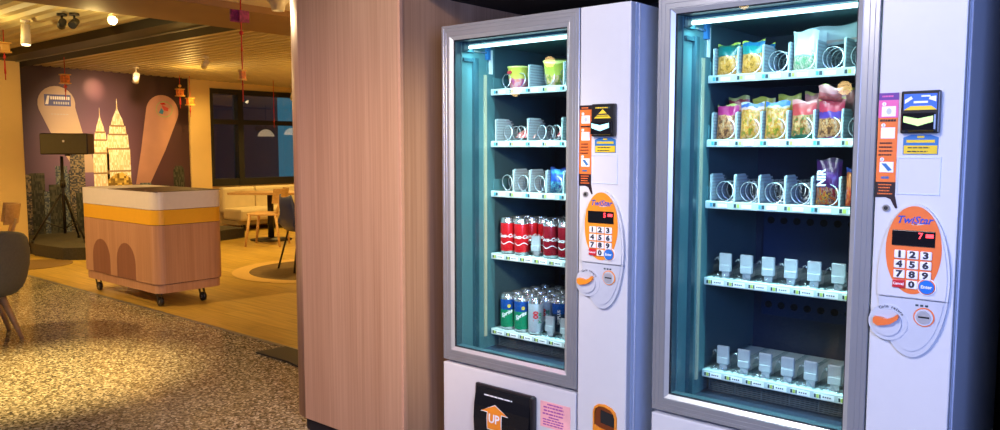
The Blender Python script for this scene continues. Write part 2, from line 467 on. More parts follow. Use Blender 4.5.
# dark alcove behind the machines
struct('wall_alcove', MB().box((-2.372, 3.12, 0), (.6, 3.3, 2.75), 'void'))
struct('wall_shade_right', MB().box((-.22, 2.17, 0), (.6, 3.12, 2.75), 'void'))  # unseen partition added to shade the right machine's side
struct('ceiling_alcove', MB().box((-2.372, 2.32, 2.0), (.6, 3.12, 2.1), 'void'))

# floor mat
tag(MB().prism([(-4.53, 2.87), (-4.16, 2.87), (-3.36, 2.72), (-3.36, 3.08), (-4.50, 3.08)], 0.001, .012, 'matblack', 'XY').build('floor_mat'),
    'dark flat rubber mat on the floor at the left of the wood column', 'mat')
# floor rings
rg = MB()
n = 64
o_ = ell(0, 0, .92, .92, n); i_ = ell(0, 0, .74, .74, n)
V = [(x, y, .004) for x, y in o_] + [(x, y, .004) for x, y in i_]
rg._add(V, [(k, (k+1) % n, n+(k+1) % n, n+k) for k in range(n)], pmat('inlay_light', (.66, .44, .15), .35))
rg._add([(x, y, .004) for x, y in i_], [tuple(range(n))], pmat('rug_brown', (.12, .07, .025), .6, var=.2, scale=12))
rg = rg.build('round_floor_inlay', loc=(-7.15, 5.35, 0)); tag(rg, kind='structure'); rg.name = 'trim_5'
tag(MB().prism(ell(0, 0, .42, .42, 40), 0.001, .006, pmat('disc_brown', (.20, .12, .04), .5), 'XY').build('round_floor_mat', loc=(-10.0, 3.42, 0)),
    'brown round mat on the planks in front of the dark stage', 'mat')

# ------------------------------------------------------------------ vending machines
W, DW, H = .834, .638, 1.83
def strip_labels(mb, x0, x1, zc, y, pitch, first, kind):
    """shelf-front strip with number squares and price tags"""
    mb.box((x0, y, zc-.0125), (x1, y+.01, zc+.0125), 'strip', bev=.002)
    k = 0; x = first
    while x < x1-.03:
        if kind == 'snack':
            cols = [('tagb', 'tagd'), ('tagd', 'tagy')][k % 2]
            mb.box((x-.022, y-.001, zc-.006), (x-.014, y+.001, zc+.006), cols[0]); mb.box((x-.012, y-.001, zc-.006), (x-.003, y+.001, zc+.006), cols[1])
            mb.box((x+.004, y-.001, zc-.007), (x+.036, y+.001, zc+.005), 'tagw')
        else:
            mb.box((x-.026, y-.0012, zc-.009), (x+.034, y, zc+.007), 'tagw')
            mb.box((x-.025, y-.002, zc-.007), (x-.019, y, zc+.005), 'tagd'); mb.box((x-.018, y-.002, zc-.007), (x-.010, y, zc+.005), 'tagy'); mb.box((x-.009, y-.002, zc-.007), (x-.005, y, zc+.005), 'tagd')
            for q in range(4): mb.box((x+.001+q*.0065, y-.002, zc-.003), (x+.005+q*.0065, y, zc+.001), 'ink')
        x += pitch; k += 1

def spiral_mesh(r=.033, depth=.33, turns=9, wire=.0017, n=18, phase=PI*1.5):
    pts = []
    tot = int(turns*n)
    for i in range(tot+1):
        a = phase + 2*PI*i/n
        pts.append((r*math.cos(a), depth*i/tot, r*math.sin(a)))
    return MB().tube(pts, wire, 'wire', n=5)

def divider(mb, x, z0, y0, h=.093, top=.06, bot=.16, t=.0035):
    mb.prism([(y0, z0), (y0+bot, z0), (y0+top+.02, z0+h), (y0+.006, z0+h)], x, x+t, 'divider', 'YZ')
    for k in range(8):
        zz = z0+.008+k*.0105
        mb.box((x+t, y0+.004, zz), (x+t+.0012, y0+top+.03+(.08*(1-k/8)), zz+.005), 'block')
    mb.box((x-.0005, y0-.003, z0), (x+t+.0005, y0, z0+h*.97), 'strip')

def sign_lines(mb, x0, x1, z0, z1, n, y, m, seed=1, h=.45):
    rr = random.Random(seed); p = (z1-z0)/n
    for i in range(n):
        z = z1-(i+.5)*p; a = x0 + rr.random()*.08*(x1-x0); e = x1-rr.random()*.25*(x1-x0); x = a
        while x < e:
            w = (.06+rr.random()*.12)*(x1-x0); mb.box((x, y-.0006, z-p*h/2), (min(x+w, e), y, z+p*h/2), m); x += w+.025*(x1-x0)

def make_machine(ox, label, snack, digit, warm):
    root = empty('vending_machine', (ox, Y0, 0), 0, label, 'vending machine')
    fy = 0.0
    # cabinet shell (hollow where the window is)
    c = MB(); D = .80
    c.box((0, .035, .06), (.035, D, H), 'side'); c.box((.80, .031, .06), (W, D, H), 'side')
    c.box((.035, .035, H-.04), (.80, D, H), 'side'); c.box((.035, D-.03, .06), (.80, D, H-.04), 'side'); c.box((.035, .035, .06), (.80, D-.03, .10), 'side')
    c.box((.645, .03, .10), (.66, D-.03, H-.04), 'side')
    c.build('cabinet', root)
    MB().cyl((W-.001, .052, .02+.04), (W-.001, .052, H-.004), .0045, pmat('edge_bead', (.60, .63, .70), .3), n=8).build('edge_bead', root)
    for (fx, fyy) in ((.08, .08), (.75, .08), (.08, .72), (.75, .72)):
        MB().cyl((fx, fyy, 0), (fx, fyy, .06), .025, 'black').build('foot', root)
    # front right column
    f = MB(); f.box((DW+.004, -.0, .06), (W, .03, H), 'white', bev=.004); f.build('control_panel', root)
    f = MB(); f.box((0.0, 0.0, .06), (DW-.002, .032, .522), 'white', bev=.004); f.build('lower_panel', root)
    # interior liner
    c = MB()
    y1 = .66
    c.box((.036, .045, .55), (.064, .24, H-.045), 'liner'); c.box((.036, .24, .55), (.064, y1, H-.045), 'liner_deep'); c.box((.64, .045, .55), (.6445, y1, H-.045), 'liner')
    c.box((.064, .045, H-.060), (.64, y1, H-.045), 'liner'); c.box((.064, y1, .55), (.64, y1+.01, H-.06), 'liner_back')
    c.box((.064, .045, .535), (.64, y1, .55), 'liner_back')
    ln = c.build('interior_liner', root)
    hb = MB()
    hb.box((.10, y1-.018, .75), (.62, y1-.001, 1.13), pmat('duct_panel', (.012, .03, .085), .4))
    for q in range(10): hb.cyl((.127+q*.047, y1-.02, 1.103), (.127+q*.047, y1-.017, 1.103), .013, 'void', n=16)
    for q in range(10): hb.cyl((.127+q*.047, y1-.02, .79), (.127+q*.047, y1-.017, .79), .013, 'void', n=16)
    hb.build('air_duct', root)
    # door frame
    d = MB()
    d.ring_rect(0, DW, .5335, H, [(0, .03), (0, 0.002), (.002, 0), (.011, 0), (.012, .0012), (.013, 0), (.024, 0), (.025, .0012), (.026, 0), (.040, 0), (.041, .0015), (.043, .001), (.056, .008), (.0565, .008), (.0575, .014), (.060, .014), (.060, .045), (.040, .045), (.0, .03)],
                ['alu']*11 + ['alu_light'] + ['gasket']*3 + ['liner_deep'] + ['gasket']*3)
    df = d.build('door_frame', root)
    if snack:
        pass
    MB().box((.0572, .0095, .5915), (DW-.0572, .0135, H-.0572), 'glass').build('glass_pane', root)
    # top lamp
    lmp = MB(); lmp.cyl((.075, .075, 1.752), (.625, .075, 1.752), .007, 'tube', n=12)
    lh = MB(); lh.box((.07, .06, 1.761), (.63, .125, 1.769), 'liner'); lh.cyl((.075, .105, 1.757), (.625, .105, 1.757), .005, 'wire', n=8); lh.box((.066, .045, 1.735), (.078, .10, 1.769), 'rail')
    lho = lh.build('lamp_holder', root); lmp.build('light_tube', lho)
    # rails on the left wall
    r_ = MB(); r_.box((.064, .104, .56), (.078, .128, 1.715), 'rail'); r_.build('guide_rail', root)
    r_ = MB(); r_.box((.064, .050, 1.700), (.072, .130, 1.712), 'rail'); r_.cyl((.070, .055, 1.742), (.070, .19, 1.742), .004, 'wire', n=8); r_.box((.064, .182, 1.715), (.078, .2, 1.765), 'bluep'); r_.build('rail_bracket', root)
    r_ = MB(); r_.box((.064, .172, .60), (.070, .186, 1.655), 'rail_tan'); r_.build('slot_rail', root)
    r_ = MB(); r_.box((.064, .19, .62), (.068, .235, 1.77), 'liner'); r_.box((.064, .200, 1.66), (.070, .222, 1.755), 'whitep'); r_.build('wall_bracket', root)
    # lower grille
    g = MB(); g.box((.075, .265, .553), (.63, .30, .595), 'liner_back')
    gg = MB()
    for q in range(7): gg.box((.08, .245, .553+q*.0065), (.625, .268, .556+q*.0065), 'shelf')
    for q in range(7): gg.box((.08+q*.09, .247, .553), (.084+q*.09, .266, .597), 'shelf')
    go = g.build('air_grille', root); gg.build('louver', go)
    # snack trays
    SY = .21
    P1 = .081
    spi = None
    for si, zc in enumerate((1.592, 1.386, 1.186)):
        t = MB(); zt = zc+.004
        t.box((.07, SY+.012, zt-.012), (.635, .62, zt), 'shelf')
        t.box((.07, SY+.014, zt), (.635, SY+.06, zt+.006), 'black')
        t.box((.069, SY+.012, zt-.012), (.073, .62, zt+.05), 'liner')
        tr = t.build('snack_tray', root)
        s = MB(); strip_labels(s, .070, .638, zc-.004, SY-.002, P1, .11, 'snack'); s.build('price_strip', tr)
        if snack or si == 2: divs = [.085+P1*k for k in range(7)]
        else: divs = [.087, .250, .413, .576] if si else [.255, .42, .576]
        if not snack and si == 2: divs = [.098+P1*k for k in range(1, 7)]
        for x in divs:
            dv = MB(); divider(dv, x-.004, zt, SY+.014); dv.build('lane_divider', tr)
        if snack or si == 2: cs = [((.132 if snack else .142)+P1*k, .033) for k in range(6)]
        elif si == 0: cs = [(.134, .030), (.208, .030), (.345, .032), (.415, .03), (.50, .032), (.57, .032)]
        else: cs = [(.142, .030), (.208, .030), (.310, .030), (.378, .030), (.47, .03), (.54, .03)]
        for x, rr in cs:
            o = spiral_mesh(rr, .36, 9 if snack or si == 2 else 7).build('product_spiral', tr); o.location = (x-.004, SY+.001, zt+rr+.003)
    # can shelves
    P2 = .0715
    for si, zc in enumerate((.929, .618)):
        t = MB(); zt = zc+.010
        t.box((.07, SY+.012, zt-.012), (.635, .62, zt), 'strip')
        for q in range(9): t.box((.075+q*P2-.003, SY+.014, zt), (.075+q*P2+.001, .61, zt+.010), 'clear')
        tr = t.build('can_shelf', root)
        s = MB(); strip_labels(s, .073, .638, zc, SY-.004, P2, .108, 'can'); s.build('price_strip', tr)
        for k in range(7):
            x = .129+P2*k-.028
            if not snack and si == 0 and k != 2 and k != 5: continue
            if not snack and si == 1 and k < 3: continue
            b = MB(); b.box((x+.008, SY+.030, zt+.022), (x+.050, SY+.042, zt+.083), 'block', bev=.004); b.box((x+.010, SY+.027, zt+.022), (x+.048, SY+.031, zt+.045), 'block', bev=.002)
            b.box((x+.016, SY+.036, zt), (x+.042, SY+.042, zt+.024), 'block')
            b.build('stop_block', tr)
            b = MB(); b.prism([(SY+.020, zt), (SY+.15, zt), (SY+.13, zt+.060), (SY+.06, zt+.062), (SY+.026, zt+.040)], x-.010, x-.007, 'clear', 'YZ')
            b.build('lane_guard', tr)
            b = MB(); pts = [(x-.006, SY+.03, zt+.058), (x-.002, SY+.034, zt+.066), (x+.006, SY+.028, zt+.067), (x+.008, SY+.025, zt+.060)]
            b.tube(pts, .0012, 'wire', n=5); b.build('spring_wire', tr); b = MB(); b.tube([(x+.0, SY+.012, zt+.004), (x+.012, SY+.006, zt+.018), (x+.022, SY+.016, zt+.004), (x+.032, SY+.008, zt+.020), (x+.044, SY+.012, zt+.004)], .003, 'clear', n=5)
            b.build('clear_spring', tr)
    # ---------------- controls
    bx = MB(); bx.box((.699, -.018, 1.404), (.787, .002, 1.510), 'black', bev=.004)
    acc = bx.build('bill_acceptor', root)
    s = MB()
    if snack:
        s.box((.706, -.0190, 1.462), (.780, -.0178, 1.502), 'lit_blue')
        s.prism([(.706, 1.462), (.780, 1.462), (.768, 1.472), (.722, 1.472)], -.0200, -.0188, 'lit_yel')
        s.prism([(.708, 1.478), (.726, 1.490), (.722, 1.496), (.708, 1.488)], -.0200, -.0188, 'whitep'); s.prism([(.778, 1.482), (.762, 1.488), (.764, 1.494), (.778, 1.496)], -.0200, -.0188, 'whitep')
        s.box((.728, -.0200, 1.479), (.760, -.0188, 1.484), 'whitep'); s.box((.745, -.0200, 1.494), (.765, -.0188, 1.498), 'whitep')
        lit = 'lit_green'
    else:
        s.prism([(.712, 1.463), (.776, 1.463), (.744, 1.492)], -.0200, -.0188, 'lit_yel')
        for q in range(3): s.box((.722-q*.003, -.0206, 1.469+q*.0), (.766, -.0198, 1.471), 'ink')
        s.prism([(.716, 1.478), (.772, 1.478), (.765, 1.474), (.723, 1.474)], -.0208, -.0199, 'ink')
        s.box((.716, -.0200, 1.494), (.772, -.0188, 1.500), 'tagd'); sign_lines(s, .716, .772, 1.493, 1.501, 1, -.0200, 'yellowp', 3)
        lit = 'lit_cyan'
    s.build('bill_screen', acc)
    s = MB(); s.box((.703, -.030, 1.409), (.782, -.017, 1.455), 'black_gloss', bev=.005)
    s.build('bill_mouth', acc)
    s = MB(); s.prism([(.709, 1.432), (.709, 1.447), (.742, 1.440), (.775, 1.447), (.775, 1.432), (.742, 1.422)], -.0315, -.0298, lit); s.build('bill_slot', acc)
    s = MB(); s.prism([(.704, 1.351), (.784, 1.351), (.784, 1.394), (.765, 1.401), (.722, 1.401), (.704, 1.394)], -.0012, 0, 'bluep')
    s.box((.706, -.002, 1.353), (.782, -.001, 1.374), 'yellowp'); s.box((.712, -.002, 1.381), (.776, -.001, 1.388), 'yellowp'); s.box((.736, -.002, 1.393), (.752, -.001, 1.398), 'yellowp')
    sign_lines(s, .712, .776, 1.354, 1.373, 2, -.0021, 'ink', 5, .3)
    s.build('banknote_sticker', root)
    s = MB(); s.ring_rect(.693, .792, 1.250, 1.345, [(0, 0), (0, -.003), (.0025, -.003), (.0025, 0)], ['side']*3); s.box((.6955, -.0012, 1.2525), (.7895, 0, 1.3425), 'white'); s.build('blank_panel', root)
    s = MB(); s.cyl((.671, .001, 1.213), (.671, -.006, 1.213), .0085, 'steel'); s.cyl((.671, -.006, 1.213), (.671, -.0064, 1.213), .005, 'darkmetal'); s.box((.6695, -.0068, 1.208), (.6725, -.0059, 1.218), 'ink'); s.build('lock', root)
    # instruction sticker
    s = MB(); y = -.0012
    main = 'stk_or'
    s.box((.643, y, 1.275), (.690, 0, 1.508), main)
    if snack:
        s.box((.643, y-.0006, 1.490), (.690, y, 1.508), 'stk_pu'); s.box((.643, y-.0006, 1.445), (.690, y, 1.490), 'stk_pk')
    else:
        s.box((.643, y-.0006, 1.494), (.690, y, 1.508), 'stk_blk')
    sign_lines(s, .648, .686, 1.495, 1.504, 1, y-.0007, main if not snack else 'stk_pk', 2)
    for q, (za, zb) in enumerate(((1.448, 1.474), (1.392, 1.420), (1.305, 1.332))):
        s.box((.651, y-.0012, za), (.684, y, zb), 'whitep')
        s.prism(ell(.656, zb+.006, .005, .005, 14), y-.0012, y, 'whitep'); s.text(str(q+1), .009, front(.656, zb+.006, y-.0015), M['ink'])
    s.prism([(.655, 1.328), (.666, 1.328), (.681, 1.311), (.672, 1.308)], y-.0018, y-.001, 'bluep')
    s.prism(ell(.668, 1.461, .006, .008, 14), y-.0018, y-.001, 'grey_pl')
    sign_lines(s, .647, .686, 1.432, 1.444, 1, y-.0007, 'stk_blk', 4); sign_lines(s, .647, .686, 1.345, 1.385, 4, y-.0007, 'stk_blk', 6, .35)
    sign_lines(s, .655, .680, 1.285, 1.298, 1, y-.0007, 'bluep', 8)
    s.prism([(.643, 1.240), (.643, 1.280), (.690, 1.280), (.690, 1.246), (.697, 1.214), (.692, 1.213), (.680, 1.236), (.668, 1.241)], y-.0007, 0, 'stk_blk')
    sign_lines(s, .648, .686, 1.246, 1.277, 4, y-.0008, main, 11, .4)
    s.build('instruction_sticker', root)
    # keypad housing
    OR = 'orange_r' if snack else 'orange'
    ec, ez, ea, eb = .743, 1.03, .083, .196
    up = [p for p in ell(ec, ez, ea, eb, 72)]
    zs = .986
    def wid(z): return ea*math.sqrt(max(0, 1-((z-ez)/eb)**2))
    poly = [(ec+wid(zs), zs)] + [p for p in up if p[1] > zs+.003] ; poly = sorted([p for p in up if p[1] > zs+.003], key=lambda p: math.atan2(p[1]-ez, p[0]-ec)) 
    poly = [(ec+wid(zs), zs)] + sorted([p for p in up if p[1] > zs+.003], key=lambda p: (math.atan2(p[1]-ez, p[0]-ec)+PI/2) % (2*PI)) + [(ec-wid(zs), zs)]
    s = MB(); s.prism(poly, -.013, 0, 'white'); s.prism([(ec+(x-ec)*.93, ez+(z-ez)*.93 if z > zs+.01 else z+.003) for x, z in poly], -.017, -.012, 'white')
    s.build('keypad_housing', root)
    poly = sorted([p for p in up if p[1] < zs-.004], key=lambda p: (math.atan2(p[1]-ez, p[0]-ec)+2*PI) % (2*PI))
    poly = [(ec-wid(zs), zs-.002)] + poly + [(ec+wid(zs), zs-.002)]
    s = MB(); s.prism(poly, -.011, 0, 'grey_pl'); s.prism(ell(.690, .918, .047, .047, 40), -.016, 0, 'grey_pl', smooth=True)
    s.prism([(ec+(x-ec)*.9, z if z > zs-.01 else ez+(z-ez)*.92) for x, z in poly], -.0135, -.010, 'grey_pl')
    tx = 'Coin return'
    for q, ch in enumerate(tx):
        a = R(118) - q*R(8.2)
        ca, sa = math.cos(a-PI/2), math.sin(a-PI/2)
        px, pz = .690+.0405*math.cos(a)*1.02, .918+.0405*math.sin(a)*1.02
        s.text(ch, .0105, (lambda ca, sa, px, pz: (lambda u, v: (px+u*ca-v*sa, -.0168, pz+u*sa+v*ca)))(ca, sa, px, pz), 'ink', bold=.0003)
    for q in range(3): s.box((.752+q*.011, -.0142, .968), (.759+q*.011, -.0134, .973), 'tagd')
    coin = s.build('coin_housing', root)
    s = MB(); s.cyl((.688, -.015, .918), (.688, -.021, .918), .035, 'grey_pl', n=36); kb = s.build('return_knob', coin)
    s = MB(); s.prism([(.657, .924), (.660, .932), (.675, .932), (.690, .928), (.705, .935), (.714, .943), (.718, .938), (.715, .929), (.700, .917), (.685, .912), (.668, .909), (.659, .915)], -.033, -.020, OR); s.build('knob_handle', coin)
    s = MB(); s.cyl((.773, -.013, .942), (.773, -.0165, .942), .024, OR, n=36); s.cyl((.773, -.016, .942), (.773, -.0185, .942), .021, 'grey_pl', n=36)
    s.cyl((.773, -.018, .942), (.773, -.0205, .942), .0165, 'chrome', n=36); s.box((.761, -.0215, .9405), (.786, -.020, .9445), 'void'); s.build('coin_slot', coin)
    s = MB(); s.prism(ell(.742, 1.110, .064, .112, 56), -.0185, -.016, OR)
    s.text('TwiStar', .026, front(.741, 1.186, -.0189), M['inkblue'], shear=.3, bold=.0006); s.prism([(.735, 1.176), (.738, 1.174), (.752, 1.178), (.765, 1.177), (.750, 1.1745)], -.0192, -.0188, 'whitep')
    s.build('keypad_face', root)
    s = MB(); s.box((.692, -.0215, 1.120), (.791, -.0180, 1.160), 'black_gloss', bev=.002); dsp = s.build('display', root)
    s = MB(); s.text(digit, .021, front(.758, 1.147, -.0222), M['led'], bold=.0004); s.box((.770, -.0222, 1.144), (.787, -.0214, 1.153), 'led'); s.build('lit_digit', dsp)
    ks = ['1', '2', '3', '4', '5', '6', '7', '8', '9']
    for q, ch in enumerate(ks + ['0']):
        x = (.7125, .7425, .7725)[q % 3] if q < 9 else .7425; z = 1.0985-.0253*(q//3)
        s = MB(); s.box((x-.0130, -.024, z-.0105), (x+.0130, -.0180, z+.0105), 'key', bev=.002); s.text(ch, .0225, front(x, z, -.0244), M['ink'], sx=1.25, bold=.0012); s.build('key', root)
    s = MB(); s.box((.698, -.024, 1.012), (.7265, -.0180, 1.034), 'red', bev=.002); s.text('Cancel', .0092, front(.7123, 1.023, -.0244), M['whitep'], bold=.0002); tag(s.build('cancel_key', root), 'red key reading Cancel')
    s = MB(); s.cyl((.777, -.012, 1.0205), (.777, -.0215, 1.0205), .0215, 'key', n=32); s.cyl((.777, -.0215, 1.0205), (.777, -.0225, 1.0205), .0195, OR, n=32); s.cyl((.777, -.0225, 1.0205), (.777, -.0265, 1.0205), .0170, 'blue', n=32)
    s.text('Enter', .0115, front(.777, 1.0205, -.0270), M['whitep'], bold=.0003); tag(s.build('enter_key', root), 'round blue key reading Enter')
    # delivery flap
    s = MB()
    pr = [(0, .468), (-.004, .470), (-.016, .463), (-.024, .440), (-.032, .400), (-.036, .35), (-.032, .29), (-.020, .235), (0, .225)]
    s.prism(pr, .192, .455, 'black_gloss', 'YZ'); fl = s.build('delivery_flap', root)
    s = MB(); s.box((.180, -.012, .215), (.196, 0, .474), 'black', bev=.004); s.box((.452, -.026, .215), (.468, 0, .474), 'black', bev=.006); s.box((.185, -.014, .462), (.462, 0, .476), 'black', bev=.004); s.build('flap_surround', root)
    def fyy(z):
        for k in range(len(pr)-1):
            if pr[k+1][1] <= z <= pr[k][1]: 
                t = (z-pr[k+1][1])/(pr[k][1]-pr[k+1][1]+1e-9); return pr[k+1][0]+(pr[k][0]-pr[k+1][0])*t
        return -.036
    s = MB()
    def fcur(cx, cz, off): return lambda a, b: (cx+a, fyy(cz+b)-off, cz+b)
    def curved(poly, off, m):
        s._add([(x, fyy(z)-off, z) for x, z in poly], [tuple(range(len(poly)))], m)
    for off, m, g_ in ((.0015, 'whitep', .003), (.0022, 'orange', 0)):
        zz = [.410+g_, .386-g_*.3, .385, .352, .340, .300]
        curved([(.295, .411+g_), (.232-g_*1.5, .384-g_), (.358+g_*1.5, .384-g_)], off, m)
        for (za, zb) in ((.386, .36), (.36, .333), (.333, .320)):
            curved([(.262-g_, za), (.328+g_, za), (.328+g_, zb-g_), (.262-g_, zb-g_)], off, m)
        for (za, zb) in ((.313, .306), (.300, .293)): curved([(.262, za), (.328, za), (.328, zb), (.262, zb)], off, m)
    s.text('UP', .046, fcur(.295, .360, .0032), M['whitep'], bold=.0012, sx=.95)
    s.build('up_arrow', fl)
    s = MB(); sign_lines(s, .235, .400, .4385, .4455, 1, -.0245, 'whitep', 21, .7); s.build('flap_lettering', fl)
    # notice
    s = MB(); s.box((.484, -.0012, .372), (.614, 0, .466), 'pinknote'); sign_lines(s, .512, .588, .452, .462, 1, -.0013, 'purpleink', 9, .5)
    sign_lines(s, .494, .604, .416, .452, 3, -.0013, 'purpleink', 12, .45); sign_lines(s, .520, .575, .406, .416, 1, -.0013, 'purpleink', 13, .5); sign_lines(s, .494, .604, .378, .406, 3, -.0013, 'purpleink', 14, .45)
    s.build('notice', root)
    # coin return cup
    s = MB()
    arch = [(.709, .40), (.709, .480), (.714, .495), (.728, .505), (.755, .508), (.782, .500), (.796, .488), (.802, .470), (.802, .40), (.790, .375), (.72, .375)]
    n_ = len(arch); cxm, czm = .7555, .435
    inn = [(cxm+(x-cxm)*.86, czm+(z-czm)*.90) for x, z in arch]
    V = [(x, 0, z) for x, z in arch]+[(x, -.007, z) for x, z in [(cxm+(x-cxm)*.96, czm+(z-czm)*.97) for x, z in arch]]+[(x, -.007, z) for x, z in inn]+[(x, -.001, z) for x, z in inn]
    for L in range(3): s._add(V, [(L*n_+k, L*n_+(k+1) % n_, (L+1)*n_+(k+1) % n_, (L+1)*n_+k) for k in range(n_)], 'orange')
    s._add([(x, -.001, z) for x, z in inn], [tuple(range(n_))], pmat('cup_inner', (.16, .035, .008), .3) )
    s.prism([(.738, .442), (.738, .487), (.790, .478), (.793, .435)], -.0016, -.0008, 'void')
    s.prism([(.716, .40), (.716, .432), (.735, .424), (.770, .420), (.795, .425), (.795, .40)], -.006, -.001, 'orange')
    s.build('coin_cup', root)
    return root, SY

LX, RX = -2.130, -1.201
mL, SY = make_machine(LX, 'white vending machine with red and green drink cans, standing beside the wood column', False, '5', True)
mR, _ = make_machine(RX, 'white vending machine with noodle packets above and empty lower can shelves, at the right', True, '7', False)

# ------------------------------------------------------------------ goods
def pouch(name, mat, w, h, d, seam='whitep', lean=0, parent=None, fold=0, nx=10, nz=12):
    """pillow packet: base at z=0, front towards -y"""
    mb = MB(); seed_ = random.uniform(0, 6)
    for side in (-1, 1):
        V = []; F = []
        for j in range(nz+1):
            t = j/nz
            for i in range(nx+1):
                u = i/nx
                bul = (1-(2*u-1)**4)*math.sin(PI*min(1, max(0, (t-.04)/.92)))**.6 if .04 < t < .96 else 0
                ww = w*(1-.06*math.sin(PI*t))
                wr = .0028*math.sin(11*u+9*t)*bul + .0025*math.sin(9*u+seed_)*t*t
                y = side*(d/2*bul+.0006)+wr
                z = h*t + .0045*math.sin(7*u+seed_)*t**4
                if fold and t > .8: y += -fold*(t-.8)/.2*.02
                V.append(((u-.5)*ww, y+lean*z, z))
        for j in range(nz):
            for i in range(nx):
                a = j*(nx+1)+i; F.append((a, a+1, a+nx+2, a+nx+1))
        mb._add(V, F, mat, True)
    return mb.build(name, parent)
# materials of printed packs
pk = {}
G1 = [(.30, .20, .03), (.62, .42, .06), (.75, .55, .12), (.60, .35, .05), (.72, .62, .30)]
pk['teal'] = pack_mat('pack_teal', [(0, (.65, .45, .05)), (.55, (.0, .16, .15)), (.86, (.03, .14, .08)), (.93, (.55, .60, .08))], G1, .05, .60)
pk['teal2'] = pack_mat('pack_teal_b', [(0, (.65, .45, .05)), (.55, (.01, .28, .26)), (.82, (.02, .16, .32)), (.93, (.60, .65, .08))], G1, .05, .60)
pk['whiteg'] = pack_mat('pack_white_green', [(0, (.25, .65, .45)), (.38, (.82, .88, .85)), (.98, (.8, .85, .85))], [(.1, .5, .25), (.6, .8, .7), (.05, .35, .15), (.75, .88, .8)], .05, .36)
pk['whitebag'] = pack_mat('pack_white', [(0, (.75, .80, .80)), (.9, (.8, .85, .85))], [(.7, .75, .78), (.8, .84, .84)], .1, .2)
F2 = [(.12, .06, .03), (.42, .22, .08), (.60, .42, .18), (.25, .12, .05), (.55, .48, .30)]
F3 = [(.20, .25, .03), (.55, .42, .05), (.52, .20, .05), (.62, .52, .10), (.55, .45, .30)]
F4 = [(.06, .15, .04), (.45, .14, .05), (.18, .25, .06), (.60, .45, .20), (.50, .40, .25)]
pk['p1'] = pack_mat('pack_magenta', [(0, (.45, .45, .12)), (.65, (.45, .02, .16)), (.93, (.50, .55, .15))], F2, .06, .68)
pk['p2'] = pack_mat('pack_yellow_pink', [(0, (.5, .45, .08)), (.7, (.70, .45, .40)), (.85, (.05, .12, .40)), (.93, (.65, .65, .6))], F3, .05, .78)
pk['p3'] = pack_mat('pack_yellow_blue', [(0, (.5, .45, .08)), (.75, (.55, .50, .30)), (.85, (.05, .20, .55))], F3, .05, .80)
pk['p4'] = pack_mat('pack_red_green', [(0, (.02, .10, .05)), (.16, (.3, .3, .1)), (.60, (.60, .06, .06)), (.88, (.70, .25, .22))], F4, .14, .58)
pk['p5'] = pack_mat('pack_red_purple', [(0, (.25, .10, .20)), (.50, (.10, .04, .28)), (.66, (.55, .04, .08)), (.93, (.70, .55, .10))], F2, .08, .48)
pk['bk1'] = pack_mat('pack_back_red', [(0, (.35, .03, .05)), (.9, (.45, .50, .15))], [(.35, .03, .05), (.45, .1, .1)], .1, .3)
pk['bk2'] = pack_mat('pack_back_olive', [(0, (.45, .10, .30)), (.35, (.42, .42, .05)), (.9, (.55, .58, .08))], [(.45, .10, .30), (.45, .42, .05)], .1, .3)
pk['bk3'] = pack_mat('pack_back_pink', [(0, (.60, .15, .15)), (.5, (.70, .30, .28)), (.92, (.70, .65, .15))], [(.60, .15, .15), (.7, .3, .28)], .1, .3)
pk['purple'] = pack_mat('pack_purple', [(0, (.06, .01, .08)), (.55, (.07, .015, .13)), (.9, (.03, .015, .08))], [(.45, .08, .02), (.45, .33, .03), (.08, .015, .06), (.35, .3, .25), (.2, .01, .02)], .04, .38, 20)
pk['redblue'] = pack_mat('pack_red_blue', [(0, (.55, .10, .04)), (.5, (.60, .18, .06)), (.85, (.05, .10, .45))], [(.6, .2, .05), (.5, .06, .03)], .1, .4)
pk['blue'] = pack_mat('pack_blue', [(0, (.02, .15, .40)), (.35, (.02, .08, .45)), (.75, (.05, .25, .60)), (.9, (.02, .05, .35))], [(.02, .2, .5), (.1, .5, .65), (.02, .05, .3)], .05, .45)
pk['redw'] = pack_mat('pack_red_white', [(0, (.6, .05, .08)), (.3, (.75, .65, .65)), (.6, (.55, .04, .06))], [(.6, .03, .05), (.8, .75, .75), (.45, .02, .05)], .0, 1.0, 12)

def place(o, mx, lx, ly, z, label, cat, group=None, rx=0, rz=0, ry=0):
    o.location = (mx+lx, Y0+ly, z); o.rotation_euler = (rx, ry, rz); return tag(o, label, cat, group)

T1, T2, T3 = 1.596, 1.390, 1.190
# right machine, top tray
gN = 'packets on the top tray of the right vending machine'
place(pouch('noodle_packet', pk['teal'], .075, .103, .03), RX, .1265, SY+.030, T1, 'teal and yellow noodle packet in the first lane of the top tray, right machine', 'packet', gN, rz=R(4))
place(pouch('noodle_packet', pk['teal2'], .075, .106, .03), RX, .2075, SY+.030, T1, 'brighter teal and yellow noodle packet second from left on the top tray, right machine', 'packet', gN)
place(pouch('noodle_packet', pk['teal'], .064, .103, .03), RX, .130, SY+.115, T1+.001, 'teal noodle packet behind the first one on the top tray, right machine', 'packet', gN)
place(pouch('noodle_packet', pk['teal2'], .064, .104, .03), RX, .212, SY+.115, T1+.001, 'teal noodle packet behind the second one on the top tray, right machine', 'packet', gN)
for k in range(2):
    p = pouch('snack_packet', pk['whiteg'], .074, .125, .032); place(p, RX, .3695, SY+.032+k*.075, T1, ['white and green packet standing in the fourth lane of the top tray', 'white packet behind the white and green one on the top tray'][k], 'packet', gN, rz=R(3))
p = pouch('snack_packet', pk['whitebag'], .16, .060, .04); place(p, RX, .425, SY+.14, T1+.088, 'white packet lying crumpled over the dividers of the top tray', 'packet', gN, ry=R(-4))
